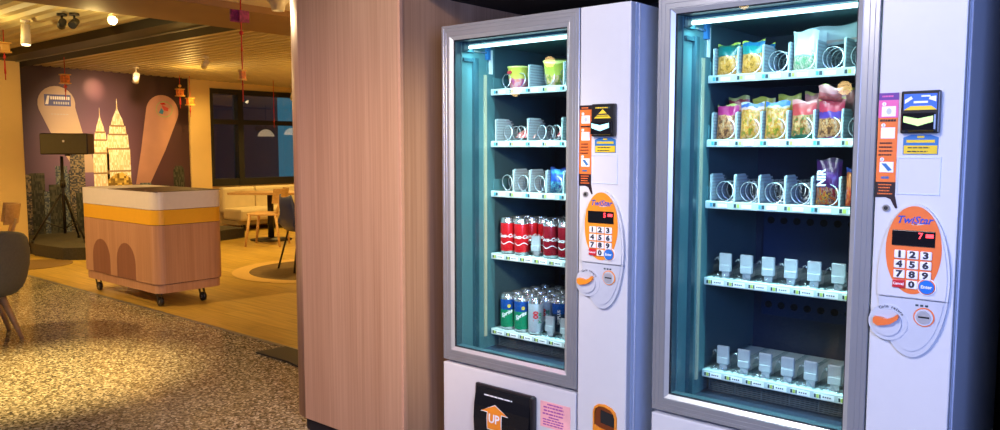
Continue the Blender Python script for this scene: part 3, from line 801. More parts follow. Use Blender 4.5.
# second tray
fr_ = [('p1', .116, 'magenta topped packet of fried snack'), ('p2', .120, 'yellow packet with a pink and blue top'), ('p3', .121, 'yellow packet with a bright blue top edge'), ('p4', .122, 'red topped packet with green base'), ('p5', .124, 'red and purple packet')]
pos = ['first', 'second', 'third', 'fourth', 'fifth']
for k, (a, h, t) in enumerate(fr_):
    place(pouch('snack_packet', pk[a],   .076, h, .03, lean=.05), RX, .1265+.081*k, SY+.030, T2, t+', %s lane, second tray, right machine' % pos[k], 'packet', 'packets on the second tray of the right vending machine', rz=R((k % 3-1)*3))
for k, (a, hh) in enumerate((('bk1', .146), ('bk2', .140), ('bk2', .145), ('bk3', .150), ('bk3', .160))):
    place(pouch('snack_packet', pk[a], .074, hh, .03, lean=-.12), RX, .136+.081*k, SY+.125, T2, ['dark red', 'olive', 'taller olive', 'pink', 'tallest pink'][k]+' packet behind the %s front one, second tray, right machine' % pos[k], 'packet', 'packets on the second tray of the right vending machine', ry=R(-2+k))
place(pouch('snack_packet', pk['bk3'], .070, .045, .025), RX, .445, SY+.03, T2+.118, 'pink and yellow packet slumped over the red and purple one', 'packet', rx=R(20), ry=R(9))
# third tray
p = pouch('candy_packet', pk['purple'], .074, .145, .028); place(p, RX, .4505, SY+.034, T3, 'purple candy packet with white letters in the fifth lane of the third tray', 'packet', rz=R(4))
t = MB(); t.text('NIR', .034, lambda a, b: (-.018-b*1.0, -.0160, .088+a*.92), M['whitep'], bold=.001); t.build('lettering', p)
place(pouch('candy_packet', pk['redblue'], .066, .118, .03), RX, .5315, SY+.034, T3, 'red and blue packet at the right edge of the third tray, right machine', 'packet')
# left machine top tray: two cups
def cup(name, band, body, top):
    mb = MB()
    mb.lathe([(0, 0), (.032, 0), (.034, .003), (.040, .040), (.044, .085), (.0465, .087), (.0465, .091), (.0, .092)], body, n=28,
             mats=[body, body, band, body, top, top, top])
    return mb.build(name)
cupP = pack_mat('cup_print_purple', [(0, (.45, .15, .45)), (.40, (.70, .60, .10)), (.6, (.75, .65, .08))], [(.45, .12, .40), (.7, .3, .3), (.6, .45, .6)], .0, .45, 16)
cupG = pack_mat('cup_print_green', [(0, (.35, .50, .08)), (.40, (.70, .70, .10)), (.7, (.75, .75, .08))], [(.25, .45, .1), (.7, .7, .2), (.75, .75, .6)], .0, .45, 16)
lidm = pmat('cup_lid', (.72, .66, .18), .4, var=.1)
o = cup('noodle_cup', cupP, cupP, lidm); place(o, LX, .165, SY+.060, T1, 'yellow and purple noodle cup standing at the left of the top tray, left machine', 'cup', rz=0)
t = MB(); t.prism(ell(0, 0, .016, .007, 20), 0, .002, 'red'); tt = t.build('badge', o); tt.location = (-.014, -.0425, .068); tt.rotation_euler = (0, 0, R(-18))
o = cup('noodle_cup', cupG, cupG, lidm); place(o, LX, .345, SY+.062, T1+.014, 'yellow green noodle cup leaning back with its lid towards the glass, left machine', 'cup', rx=R(14), ry=R(8)); o.scale = (1, 1, 1)
# second tray: small red packets lying in the spirals
for k, (x, yy, hz) in enumerate(((.175, .06, .02), (.205, .10, .035), (.222, .04, .012), (.40, .05, .03))):
    place(pouch('candy_packet', pk['redw'], .07, .05, .022), LX, x, SY+yy, T2+.012+hz*.3, ['red and white sweet packet lying lowest left', 'red and white sweet packet resting behind the lowest', 'red and white sweet packet at the right of its spiral', 'red and white sweet packet in the right hand lane'][k]+', second tray, left machine', 'packet', 'sweet packets on the second tray of the left machine', rx=R(-55), rz=R(10*k-12))
p = pouch('snack_packet', pk['blue'], .076, .100, .03); place(p, LX, .380, SY+.034, T3, 'bright blue packet at the right of the third tray, left machine', 'packet')
place(pouch('snack_packet', pk['whitebag'], .05, .06, .02), LX, .145, SY+.10, T3, 'small white packet in the first lane of the third tray, left machine', 'packet', rz=R(12))

def can(kind):
    r, h = .0305, .148
    prof = [(0, .002), (.022, .002), (.025, 0), (.029, .008), (r, .014), (r, .040), (r, .085), (r, .126), (.0275, .139), (.0262, .142), (.0270, .146), (.0262, .1475), (.0250, .1445), (0, .1445)]
    A = {'cola': ('cokered', 'cokered', 'cokered'), 'dark': ('cokedark', 'cokedark', 'cokedark'), 'lime': ('spriteg', 'spriteg', 'spriteb'), 'iso': ('canwhite', 'canwhite', 'canwhite'), 'navy': ('candark', 'candark', 'spriteb')}[kind]
    mb = MB(); mb.lathe(prof, 'silver', n=28, mats=['silver', 'silver', 'silver', 'silver', A[0], A[1], A[2], 'silver', 'silver', 'silver', 'silver', 'silver', 'silver'])
    mb.cyl((0, .006, .1445), (0, .006, .1455), .006, 'silver', n=10)
    o = mb.build('drink_can')
    def wrap(z0, rr=r+.0004, a0=-PI/2): return lambda a, b: (rr*math.cos(a0+a/rr), rr*math.sin(a0+a/rr), z0+b)
    t = MB()
    if kind in ('cola', 'dark'):
        t.text('Coca-Cola', .0200, wrap(.075), M['whitep'], shear=.35, bold=.0005)
        for k in range(-8, 9):
            a = -PI/2+k*.12; a2 = a+.12; w = lambda q: .048+.005*math.sin(q*4)
            rr = r+.0004
            t._add([(rr*math.cos(a), rr*math.sin(a), w(a)), (rr*math.cos(a2), rr*math.sin(a2), w(a2)), (rr*math.cos(a2), rr*math.sin(a2), w(a2)-.003), (rr*math.cos(a), rr*math.sin(a), w(a)-.003)], [(0, 1, 2, 3)], 'whitep')
    elif kind == 'lime':
        t.text('Sprite', .022, lambda a, b: wrap(.070)(a*.9-b*.2, b+a*.45), M['whitep'], shear=.2, bold=.0005)
        c = (.010, .100); t._add([wrap(0)(c[0]+.007*math.cos(q*PI/8), c[1]+.007*math.sin(q*PI/8)) for q in range(16)], [tuple(range(16))], 'yellowp')
    elif kind == 'iso':
        t.text('100', .030, lambda a, b: wrap(.075)(-b*.9, a), M['cokered'], bold=.0012)
        t.text('PLUS', .020, lambda a, b: wrap(.070)(.018-b*.9, a), M['spriteg'], bold=.0010)
    else:
        t.text('100PLUS', .016, lambda a, b: wrap(.072)(-b, a), M['whitep'])
    t.build('lettering', o)
    tag(o, 'drink can', 'can')
    return o
protos = {}
def put_can(kind, lane, row, shelf, word):
    if kind not in protos: protos[kind] = can(kind); o = protos[kind]
    else: o = copy_tree(protos[kind])
    z = (.9395, .6285)[shelf]
    o.location = (LX+.130+.0715*lane, Y0+SY+.036+.063*row, z)
    o.rotation_euler = (0, 0, R(30+random.uniform(-9, 9)))
    ln = ('leftmost', 'second', 'third', 'fourth', 'fifth', 'sixth')[lane]; rw = ('front', 'second', 'third', 'fourth', 'fifth')[row]
    tag(o, '%s, %s in %s lane, %s can shelf, left machine' % (word, rw, ln, ('upper', 'lower')[shelf]), 'can', 'drink cans on the %s can shelf' % ('upper', 'lower')[shelf])
    return o
for lane in (0, 1):
    for r_ in range(3): put_can('cola', lane, r_, 0, 'red cola can')
for r_ in (1, 2, 3): put_can('cola', 2, r_, 0, 'red cola can')
for r_ in range(3): put_can('dark', 3, r_, 0, 'dark red cola can')
for r_ in range(2): put_can('dark', 4, r_, 0, 'dark red cola can')
for lane in (0, 1):
    for r_ in range(5): put_can('lime', lane, r_, 1, 'green and blue lemon drink can')
for r_ in range(5): put_can('iso', 2, r_, 1, 'silver isotonic drink can')
for r_ in range(1, 5): put_can('navy', 3, r_, 1, 'navy blue drink can')
for r_ in range(1, 4): put_can('navy', 4, r_, 1, 'navy blue drink can')

# ------------------------------------------------------------------ cart
cart = empty('service_cart', (-7.135, 3.45, 0), label='mobile counter with white and yellow bands over pinkish wood panels on black castors', cat='cart')
def rr_poly(hx, hy, r, n=8):
    p = []
    for (cx, cy, a0) in ((hx-r, hy-r, 0), (-hx+r, hy-r, 90), (-hx+r, -hy+r, 180), (hx-r, -hy+r, 270)):
        for i in range(n+1):
            a = R(a0+90*i/n); p.append((cx+r*math.cos(a), cy+r*math.sin(a)))
    return p
HX, HY = .74, .32
for nm, z0, z1, mt, ins in (('white_band', .842, .99, 'cart_white', 0), ('yellow_band', .712, .838, 'cart_yellow', .003), ('wood_body', .205, .708, 'cart_wood', .003), ('base_plinth', .125, .198, 'cart_wood', .018), ('groove', .198, .842, 'void', .02)):
    o = MB().prism(rr_poly(HX-ins, HY-ins, .10-ins), z0, z1, mt, 'XY', smooth=False).build(nm, cart)
    if nm == 'groove': o.name = 'inner_frame'
MB().box((-.16, -HY+.02, .990), (HX-.02, HY-.015, .993), pmat('counter_inset', (.05, .02, .02), .5)).build('counter_inset', cart)
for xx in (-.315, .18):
    MB().prism([(xx-.18, .207), (xx+.18, .207)] + [(xx+.18*math.cos(a*PI/14), .345+.18*math.sin(a*PI/14)) for a in range(15)], -HY+.0015, -HY+.006, 'cart_arch').build('dark_arch', cart)  # two darker arch shapes on the cart front
for (xx, yy) in ((-.62, -.23), (.58, -.23), (.62, .14), (-.62, .2)):
    w = MB(); w.cyl((xx+.03, yy-.014, .04), (xx+.03, yy+.014, .04), .04, 'black', n=20); w.cyl((xx+.03, yy-.017, .04), (xx+.03, yy+.017, .04), .014, 'steel', n=12)
    cs = MB(); cs.box((xx-.03, yy-.03, .118), (xx+.03, yy+.03, .125), 'steel'); cs.prism([(xx-.015, .118), (xx+.02, .118), (xx+.04, .035), (xx+.02, .03)], yy-.022, yy-.018, 'darkmetal'); cs.prism([(xx-.015, .118), (xx+.02, .118), (xx+.04, .035), (xx+.02, .03)], yy+.018, yy+.022, 'darkmetal')
    c = cs.build('castor', cart); w.build('wheel', c)

# ------------------------------------------------------------------ mural
mur = empty('wall_mural', (WX+.012, 5.12, .1), label='dark purple wall mural of lit twin towers over a night city skyline', cat='mural')
def murbg():
    m, nt, b = new_mat('mural_print'); b.inputs['Roughness'].default_value = .55
    tc = nt.nodes.new('ShaderNodeTexCoord'); sp = nt.nodes.new('ShaderNodeSeparateXYZ'); nt.links.new(tc.outputs['Generated'], sp.inputs[0])
    r = ramp_node(nt, [(0, (.03, .035, .05)), (.35, (.11, .07, .10)), (.6, (.085, .05, .075)), (1, (.035, .016, .018))])
    nt.links.new(sp.outputs['Z'], r.inputs['Fac'])
    r2 = ramp_node(nt, [(0, (.45, .5, .75)), (.48, (2.3, 2.1, 2.8)), (.75, (.9, .55, .5)), (1, (.5, .3, .25))]); nt.links.new(sp.outputs['Y'], r2.inputs['Fac'])
    mx = nt.nodes.new('ShaderNodeMix'); mx.data_type = 'RGBA'; mx.blend_type = 'MULTIPLY'; mx.inputs['Factor'].default_value = 1
    nt.links.new(r.outputs['Color'], mx.inputs['A']); nt.links.new(r2.outputs['Color'], mx.inputs['B'])
    nt.links.new(mx.outputs['Result'], b.inputs['Base Color']); return m
def citymat(name, c1, c2, sc=(1, 14, 30)):
    m, nt, b = new_mat(name); b.inputs['Roughness'].default_value = .6
    tc = nt.nodes.new('ShaderNodeTexCoord'); mp = nt.nodes.new('ShaderNodeMapping'); mp.inputs['Scale'].default_value = sc
    nt.links.new(tc.outputs['Object'], mp.inputs['Vector'])
    v = nt.nodes.new('ShaderNodeTexWhiteNoise'); v.noise_dimensions = '3D'
    sn = nt.nodes.new('ShaderNodeVectorMath'); sn.operation = 'FLOOR'; nt.links.new(mp.outputs['Vector'], sn.inputs[0]); nt.links.new(sn.outputs[0], v.inputs['Vector'])
    r = ramp_node(nt, [(.3, c1), (.85, c2)]); nt.links.new(v.outputs['Value'], r.inputs['Fac']); nt.links.new(r.outputs['Color'], b.inputs['Base Color']); return m
MY0 = -5.12; MZ0 = -.1
MB().box((-.011, 3.76+MY0, MZ0+.12), (0, 6.49+MY0, 2.53+MZ0), murbg()).build('printed_panel', mur)
def mp_(pts, off, m, nm, lab=None):
    o = MB().prism([(y+MY0, z+MZ0) for y, z in pts], off-.0008, off, m, 'YZ').build(nm, mur)
    if lab: o['label'] = lab
    return o
# banners (keyhole-shaped beams)
beamm = pmat('print_beam', (.52, .40, .32), .6, var=.05, scale=3)
beam2 = pmat('print_beam_pink', (.46, .24, .17), .6, var=.08, scale=3)
mp_([(4.52+.25*math.cos(a), 1.98+.25*math.sin(a)) for a in [R(q) for q in range(-10, 201, 15)]] + [(4.42, 1.582), (4.75, 1.0), (5.05, 1.0), (4.85, 1.588)], .002, beamm, 'light_beam')
mp_([(6.06+.26*math.cos(a), 1.92+.26*math.sin(a)) for a in [R(q) for q in range(-18, 181, 12)]] + [(5.70, 1.325), (5.60, .80), (5.82, .80), (6.085, 1.32)], .002, beam2, 'light_beam')
lg = MB(); lg.box((.0025, 4.36+MY0, 1.95+MZ0), (.003, 4.71+MY0, 2.11+MZ0), pmat('logo_blue', (.06, .08, .30), .5))
sign = random.Random(3)
for k in range(9): lg.box((.003, 4.44+.029*k+MY0, 2.04+MZ0), (.0036, 4.462+.029*k+MY0, 2.085+MZ0), 'whitep')
for k in range(7): lg.box((.003, 4.48+.031*k+MY0, 1.975+MZ0), (.0036, 4.500+.031*k+MY0, 2.01+MZ0), 'grey_pl')
lg.prism([(4.37+MY0, 1.97+MZ0), (4.40+MY0, 2.09+MZ0), (4.43+MY0, 2.09+MZ0), (4.41+MY0, 1.97+MZ0)], .003, .0036, 'whitep', 'YZ')
for k in range(6): lg.box((.0025, 4.44+.04*k+MY0, 1.83+MZ0), (.003, 4.47+.04*k+MY0, 1.84+MZ0), 'grey_pl')
lg.build('blue_logo', mur)
lg = MB()
cy, cz = 6.09+MY0, 1.96+MZ0
n=32
o1 = ell(cy, cz, .135, .125, n); i1 = ell(cy, cz, .125, .113, n)
lg._add([(.003, a, b) for a, b in o1]+[(.003, a, b) for a, b in i1], [(k, (k+1) % n, n+(k+1) % n, n+k) for k in range(n)], pmat('logo_green', (.25, .40, .15), .5))
lg.prism([(cy-.09, cz-.06), (cy-.05, cz+.02), (cy-.01, cz-.03), (cy-.03, cz-.08)], .0025, .003, pmat('logo_teal', (.03, .18, .35), .5), 'YZ')
lg.prism([(cy-.04, cz+.07), (cy+.02, cz+.04), (cy+.07, cz+.02), (cy+.06, cz-.03), (cy+.0, cz-.02), (cy-.03, cz+.03)], .0025, .003, pmat('logo_red', (.50, .06, .05), .5), 'YZ')
lg.prism([(cy-.07, cz+.09), (cy-.0, cz+.10), (cy+.03, cz+.075), (cy-.04, cz+.07)], .0025, .003, 'cokered', 'YZ')
lg.build('round_logo', mur)
# twin towers
tow = citymat('tower_print', (.85, .66, .38), (1.0, .97, .82), (1, 70, 26))
glow = pmat('tower_dark', (.30, .20, .10), .6)
for (c, top, w, dz) in ((5.10, 1.95, .115, 0), (5.355, 2.09, .175, 0)):
    pts = []; lv = [(.75, 1), (1.30, 1), (1.31, .92), (1.50, .86), (1.51, .74), (1.62, .66), (1.63, .55), (1.72, .42), (1.78, .25), (1.83, .12), (1.86, .05), (2.0, .015)]
    sc = (top-.75)/(2.0-.75)
    L = [(c-w*q, .75+(z-.75)*sc) for z, q in lv]; Rr = [(c+w*q, .75+(z-.75)*sc) for z, q in lv]
    mp_(Rr + L[::-1], .003, tow, 'tower')
    g = MB()
    for z in (1.0, 1.31, 1.51, 1.63):
        zz = .75+(z-.75)*sc; q = dict(((1.0, 1), (1.31, .95), (1.51, .8), (1.63, .6)))[z]
        g.box((.003, c-w*q+MY0, zz-.02+MZ0), (.0036, c+w*q+MY0, zz+.005+MZ0), glow)
    g.build('tower_band', mur)
c1 = citymat('city_print', (.03, .035, .05), (.26, .21, .13), (1, 46, 60)); c2 = citymat('city_print_b', (.03, .05, .09), (.18, .21, .19), (1, 60, 50)); c3 = citymat('city_print_c', (.015, .02, .015), (.07, .07, .045), (1, 60, 24))
mp_([(5.18, .72), (5.18, .88), (5.30, .97), (5.40, .99), (5.52, .90), (5.56, .72)], .0042, citymat('plaza_print', (.20, .12, .02), (.85, .60, .12), (1, 30, 30)), 'plaza')
rr = random.Random(5); y = 3.78; cols_ = [c1, c2, c3]
while y < 6.4:
    w = .06+rr.random()*.16; h = .55+rr.random()*.42 if y < 5.0 else .38+rr.random()*.32
    if 5.0 < y < 5.6: y += w; continue
    mp_([(y, .13), (min(y+w, 6.47), .13), (min(y+w, 6.47), h+.13), (y, h+.13)], .0040+.0001*rr.randint(0, 6), cols_[rr.randint(0, 2)], 'city_building'); y += w*.92
mp_([(4.66, .5), (4.86, .5), (4.86, 1.30), (4.70, 1.32), (4.66, 1.28)], .0036, c1, 'city_building')
mp_([(4.46, .5), (4.62, .5), (4.62, 1.1), (4.46, 1.1)], .0034, c2, 'city_building')
mp_([(6.20, .5), (6.38, .5), (6.38, 1.02), (6.34, 1.07), (6.24, 1.07), (6.20, 1.0)], .0050, c3, 'city_building')

# podium with speaker on tripod
pod = MB(); pod.prism([(-10.81, 3.74), (-10.10, 3.80), (-9.93, 4.0), (-10.55, 6.55), (-11.9, 6.45), (-11.98, 3.80), (-11.0, 3.765)], 0.001, .15, 'podium', 'XY')
tag(pod.build('stage_platform'), 'low dark carpeted stage under the speaker stand at the foot of the mural', 'stage')
SP = Vector((-10.85, 4.12, .15))
stn = empty('speaker_stand', SP, label='black tripod stand holding the loudspeaker on the dark stage', cat='stand')
MB().cyl((0, 0, .10), (0, 0, 1.10), .019, 'darkmetal').build('pole', stn)
MB().cyl((0, 0, .70), (0, 0, .80), .032, 'darkmetal').build('collar', stn)
d_ = [Vector((-.10, -.36, .0)), Vector((.36, .10, .0)), Vector((-.26, .27, .0))]
for v in d_:
    s = MB(); s.cyl(v+Vector((0, 0, .02)), (v.x*.06, v.y*.06, .62), .013, 'darkmetal', n=10); lg_ = s.build('leg', stn)
    MB().cyl(v, v+Vector((0, 0, .04)), .02, 'black').build('rubber_foot', lg_)
    s = MB(); s.cyl((v.x*.62, v.y*.62, .26), (0, 0, .16), .008, 'darkmetal', n=8); s.build('brace', stn)
spk = MB(); spk.box((-.15, -.28, 0), (.15, .28, .27), 'black', bev=.015); 
spo = spk.build('loudspeaker', loc=(SP.x+.05, SP.y+.06, 1.275)); spo.rotation_euler = (0, 0, R(-38)); tag(spo, 'black loudspeaker lying sideways on top of the tripod stand', 'loudspeaker')
MB().box((.150, -.268, .012), (.158, .268, .258), 'speaker', bev=.003).build('grille', spo)
MB().cyl((.158, .0, .17), (.161, .0, .17), .014, 'whitep').build('badge', spo)
MB().box((-.03, -.03, -.02), (.03, .03, .0), 'black').build('stand_socket', spo)

# ------------------------------------------------------------------ bench, tables, chairs
bn = empty('banquette', (-11.6, 6.95, 0), label='long cream upholstered bench against the wall below the black windows', cat='bench')
MB().box((-.28, 0, .10), (.22, 4.9, .17), pmat('bench_base', (.30, .24, .15), .6)).build('base', bn)
for k in range(4):
    MB().box((-.25, k*1.2+.005, .17), (.30, k*1.2+1.195, .36), 'cream', bev=.04).build('seat_cushion', bn)
b_ys = [0, .62, 1.45, 2.3, 3.2, 4.1, 4.9]
for a, b in zip(b_ys[:-1], b_ys[1:]):
    MB().box((-.37, a+.004, .28), (-.22, b-.004, .70), 'cream', bev=.035).build('backrest', bn)
for k in range(6): MB().box((.10, .12+k*.9, 0), (.15, .17+k*.9, .10), 'darkmetal').build('leg', bn)

def table(x, y, w, d, lab, h=.735, mat='oak', rz=0, base=.3):
    t = empty('dining_table', (x, y, 0), rz, lab, 'table')
    MB().prism(rr_poly(w/2, d/2, .06, 5), h-.03, h, mat, 'XY').build('tabletop', t)
    MB().cyl((0, 0, .02), (0, 0, h-.03), .045, 'darkmetal').build('pedestal', t)
    MB().lathe([(0, 0), (base, 0), (base, .012), (.05, .035), (0, .035)], 'darkmetal', n=32).build('base_plate', t)
    return t
table(-10.02, 6.66, 1.10, .6, 'light wood table on a black pedestal in front of the cream bench', h=.71, rz=R(40))
table(-7.35, 5.95, .9, .9, 'dark topped table at the right beside the blue chair', mat=pmat('table_dark', (.06, .03, .015), .4), rz=0)

def wood_chair(x, y, rz, lab):
    c = empty('dining_chair', (x, y, 0), rz, lab, 'chair')
    MB().box((-.22, -.21, .43), (.22, .21, .46), 'oak', bev=.012).build('seat', c)
    for (sx, sy) in ((-1, -1), (-1, 1), (1, -1), (1, 1)):
        top = .46 if sx < 0 else .70
        MB().cyl((sx*.24, sy*.22, 0), (sx*.18, sy*.19, .44), .014, 'oak', r1=.021, n=10).build('leg', c)
    for sy in (-1, 1): MB().cyl((.19, sy*.19, .44), (.25, sy*.19, .66), .016, 'oak', n=8).build('back_post', c)
    mb = MB(); n = 12; V = []; F = []
    for j in range(n+1):
        a = -1.1+2.2*j/n
        for (r_, z) in ((.25, .60), (.25, .80), (.232, .80), (.232, .60)):
            V.append((.03+r_*math.cos(a)+.03*(z-.6)/.2, r_*1.0*math.sin(a), z))
    for j in range(n):
        for q in range(4): F.append((j*4+q, j*4+(q+1) % 4, (j+1)*4+(q+1) % 4, (j+1)*4+q))
    F += [(0, 1, 2, 3), (n*4+3, n*4+2, n*4+1, n*4)]
    mb._add(V, F, 'oak', False); mb.build('backrest', c)
    return c
wood_chair(-9.49, 6.25, R(38), 'light wood chair facing the bench across the pedestal table')
wood_chair(-8.95, 2.66, R(75), 'light wood chair with curved back behind the grey armchair')

def shell_chair(x, y, rz, lab):
    c = empty('plastic_chair', (x, y, 0), rz, lab, 'chair')
    mb = MB(); n = 14; V = []; F = []
    prof = [(.24, .45), (.20, .435), (0, .43), (-.16, .44), (-.215, .50), (-.235, .60), (-.25, .72), (-.26, .82)]
    wd = [.20, .22, .23, .22, .22, .22, .20, .15]
    for (px, pz), w in zip(prof, wd):
        for j in range(n+1):
            u = -1+2*j/n; V.append((px+.05*u*u*(1 if pz > .5 else 0), w*u, pz+.03*abs(u)**3))
    for i in range(len(prof)-1):
        for j in range(n): a = i*(n+1)+j; F.append((a, a+1, a+n+2, a+n+1))
    mb._add(V, F, 'navy', True); o = mb.build('seat_shell', c)
    md = o.modifiers.new('thickness', 'SOLIDIFY'); md.thickness = .014
    for sx in (-1, 1):
        for sy in (-1, 1): MB().cyl((sx*.22, sy*.22, 0), (sx*.13, sy*.13, .435), .011, 'darkmetal', n=8).build('leg', c)
    return c
shell_chair(-7.29, 5.27, R(78), 'navy blue plastic chair with thin dark legs, half hidden by the column')

# grey tub armchair at the left edge
ac = empty('tub_armchair', (-6.365, 1.84, 0), R(-6), 'dark grey tub armchair on splayed light wood legs at the left edge of the floor', 'armchair')
mb = MB(); n = 40; V = []; F = []
lev = [(0, .30), (.13, .302), (.21, .32), (.255, .36), (.285, .43), (.305, .52), (.312, .62), (.300, .70), (.285, .72)]
for (r_, z) in lev:
    for j in range(n):
        a = 2*PI*j/n
        # arms dip towards the front (local -x)
        f = .5+.5*math.cos(a); zz = z if z < .45 else .45+(z-.45)*(.25+.75*f**.6)*1.28
        V.append((r_*math.cos(a), r_*math.sin(a), zz))
for i in range(len(lev)-1):
    for j in range(n): F.append((i*n+j, i*n+(j+1) % n, (i+1)*n+(j+1) % n, (i+1)*n+j))
mb._add(V, F, 'grey_fab', True); o = mb.build('seat_shell', ac)
md = o.modifiers.new('thickness', 'SOLIDIFY'); md.thickness = .035; md.offset = -1
MB().lathe([(0, .40), (.20, .40), (.235, .42), (.235, .45), (.21, .48), (0, .49)], 'grey_fab', n=32).build('seat_cushion', ac)
for (sx, sy) in ((1, 1), (1, -1), (-1, 1), (-1, -1)):
    MB().cyl((sx*.198, sy*.198, 0), (sx*.10, sy*.10, .315), .014, 'oak', r1=.026, n=12).build('leg', ac)

# ------------------------------------------------------------------ lamps
def spot_fix(x, y, z, aim, lab, mat='spotw', L=.15, r=.045, lens='lens2', ceilz=2.5):
    """track spotlight: base, arm, head with lens"""
    t = empty('spotlight', (x, y, ceilz), label=lab, cat='spotlight')
    MB().cyl((0, 0, 0), (0, 0, -.02), .04, mat).build('mount', t)
    d = Vector(aim).normalized(); c = Vector((0, 0, z-ceilz))
    MB().cyl((0, 0, -.02), c, .010, mat, n=8).build('arm', t)
    h = MB(); h.cyl(c-d*L*.4, c+d*L*.6, r*.85, mat, r1=r, n=24); ho = h.build('lamp_head', t)
    MB().cyl(c+d*L*.6, c+d*(L*.6+.006), r*.82, lens, n=20).build('lens', ho)
    return t
spot_fix(-7.82, 2.72, 2.39, (.10, -.06, -1), 'white cylindrical spotlight on the slatted ceiling at top left', ceilz=2.5, L=.18, r=.042)
spot_fix(-7.20, 2.79, 2.42, (-1, .2, -.35), 'black twin spotlight under the slats, left head', mat='darkmetal', L=.09, r=.034, lens='gasket')
spot_fix(-7.10, 2.85, 2.42, (.6, -.6, -.5), 'black twin spotlight under the slats, right head', mat='darkmetal', L=.09, r=.034, lens='gasket')
spot_fix(-6.68, 2.98, 2.43, (.90, -.35, -.45), 'glaring lit spotlight shining towards the room from the slatted ceiling', L=.10, r=.038, lens='lens')
spot_fix(-10.845, 5.128, 2.33, (-.9, .2, -.9), 'small white spotlight in front of the mural top', L=.14, r=.045, ceilz=2.47)
spot_fix(-8.95, 5.09, 2.38, (-.9, .1, -.5), 'small white spotlight with a bracket over the dining floor', L=.12, r=.035, ceilz=2.47)
spot_fix(-11.3, 8.0, 2.24, (-.6, .3, -.6), 'small white spotlight near the window top by the column', L=.13, r=.04, ceilz=2.43)
tl = empty('ceiling_lamp', (-5.0, 3.43, 2.45), label='white trumpet shaped lamp under the tan ceiling beside the column', cat='lamp')
MB().lathe([(0, 0), (.085, 0), (.080, -.012), (.055, -.04), (.045, -.085), (.036, -.085), (.036, -.06), (0, -.06)], 'spotw', n=28).build('lamp_body', tl)
MB().cyl((0, 0, -.061), (0, 0, -.066), .034, 'lens2').build('lens', tl)

def deco(name, x, y, ztop, items, lab, cz=2.5):
    """red cord with paper pieces strung on it"""
    t = empty(name, (x, y, cz), label=lab, cat='hanging decoration')
    zb = items[-1][0]-cz-.12
    MB().cyl((0, 0, 0), (0, 0, zb), .005, 'paperred', n=6).build('cord', t)
    for (z, w, h, m, kind) in items:
        zz = z-cz
        s = MB()
        if kind == 'card':
            s.box((-w*.32, -w/2, zz-h/2), (-w*.32+.012, w*.35, zz+h/2), m); s.box((-.006, -w*.1, zz-h/2), (.006, w/2, zz+h/2*.9), m)
        elif kind == 'ball': s.lathe([(0, zz-h/2), (w*.35, zz-h*.35), (w/2, zz), (w*.35, zz+h*.35), (0, zz+h/2)], m, n=12)
        elif kind == 'lantern':
            s.box((-w/2, -w/2, zz-h/2), (w/2, w/2, zz+h/2), m, bev=w*.12); s.box((-w*.6, -w*.6, zz+h/2), (w*.6, w*.6, zz+h/2+.012), 'gold'); s.box((-w*.6, -w*.6, zz-h/2-.012), (w*.6, w*.6, zz-h/2), 'gold')
        elif kind == 'tassel': s.cyl((0, 0, zz+h/2), (0, 0, zz-h/2), w*.3, m, r1=w/2, n=10)
        s.build({'card': 'paper_card', 'ball': 'bead', 'lantern': 'paper_lantern', 'tassel': 'tassel'}[kind], t)
    return t
deco('hanging_decoration', -4.965, 3.1, 0, [(2.285, .125, .085, 'paperpur', 'card'), (2.167, .03, .035, 'paperred', 'ball'), (2.07, .014, .06, 'paperred', 'tassel'), (1.875, .035, .05, 'gold2', 'lantern'), (1.81, .016, .016, 'paperred', 'ball')], 'long red cord with a purple card hanging in front of the brown bulkhead', cz=2.45)
deco('hanging_decoration', -8.62, 2.80, 0, [(2.33, .085, .075, 'gold', 'lantern'), (2.24, .03, .04, 'paperred', 'ball'), (2.14, .02, .12, 'paperred', 'tassel')], 'gold lantern on a red cord at the far left under the slatted ceiling')
deco('hanging_decoration', -10.06, 3.9, 0, [(2.18, .085, .09, 'gold2', 'lantern'), (2.09, .04, .04, 'paperred', 'ball'), (2.05, .02, .04, 'paperred', 'tassel')], 'orange and gold lantern hanging in front of the left logo of the mural')
deco('hanging_decoration', -11.5, 6.10, 0, [(2.30, .05, .05, 'gold', 'ball'), (2.20, .09, .09, 'gold2', 'lantern'), (2.08, .03, .12, 'paperred', 'tassel')], 'orange lantern on a cord at the right end of the mural', cz=2.46)
deco('hanging_decoration', -11.5, 6.26, 0, [(2.07, .09, .09, 'gold2', 'lantern'), (1.95, .02, .08, 'paperred', 'tassel')], 'lower orange lantern hanging before the yellow pillar', cz=2.46)
deco('hanging_decoration', -11.0, 7.42, 0, [(1.95, .02, .06, 'paperred', 'ball'), (1.80, .02, .05, 'paperred', 'tassel')], 'thin dark red cord hanging in front of the window', cz=2.44)

# pendants of the dining room (outside the frame; their mirror images show in the panes)
def pendant(x, y, z, lab):
    t = empty('pendant_lamp', (x, y, z), label=lab, cat='lamp', group='pendant lamps of the dining room')
    MB().lathe([(.03, .16), (.10, .14), (.17, .06), (.19, 0), (.185, 0), (.165, .055), (.095, .13), (.03, .15)], 'shade', n=24).build('lamp_shade', t)
    MB().cyl((0, 0, .16), (0, 0, 2.37-z), .006, 'darkmetal', n=6).build('cord', t)
for (x, y, z) in ((-8.0, 10.62, 1.62), (-8.2, 11.2, 1.66)): pendant(x, y, z, 'domed pendant lamp over the far dining tables, mirrored in the window panes')
globe_m = emis('globe_glow', (1, .62, .25), 14)
def globe(x, y, z, lab, r=.05, cz=2.6):
    t = empty('globe_lamp', (x, y, z), label=lab, cat='lamp', group='small warm globe lamps')
    MB().lathe([(r*math.sin(a*PI/10), -r*math.cos(a*PI/10)) for a in range(11)], globe_m, n=16).build('bulb', t)
    MB().cyl((0, 0, r), (0, 0, cz-z), .004, 'darkmetal', n=6).build('cord', t)
    return t
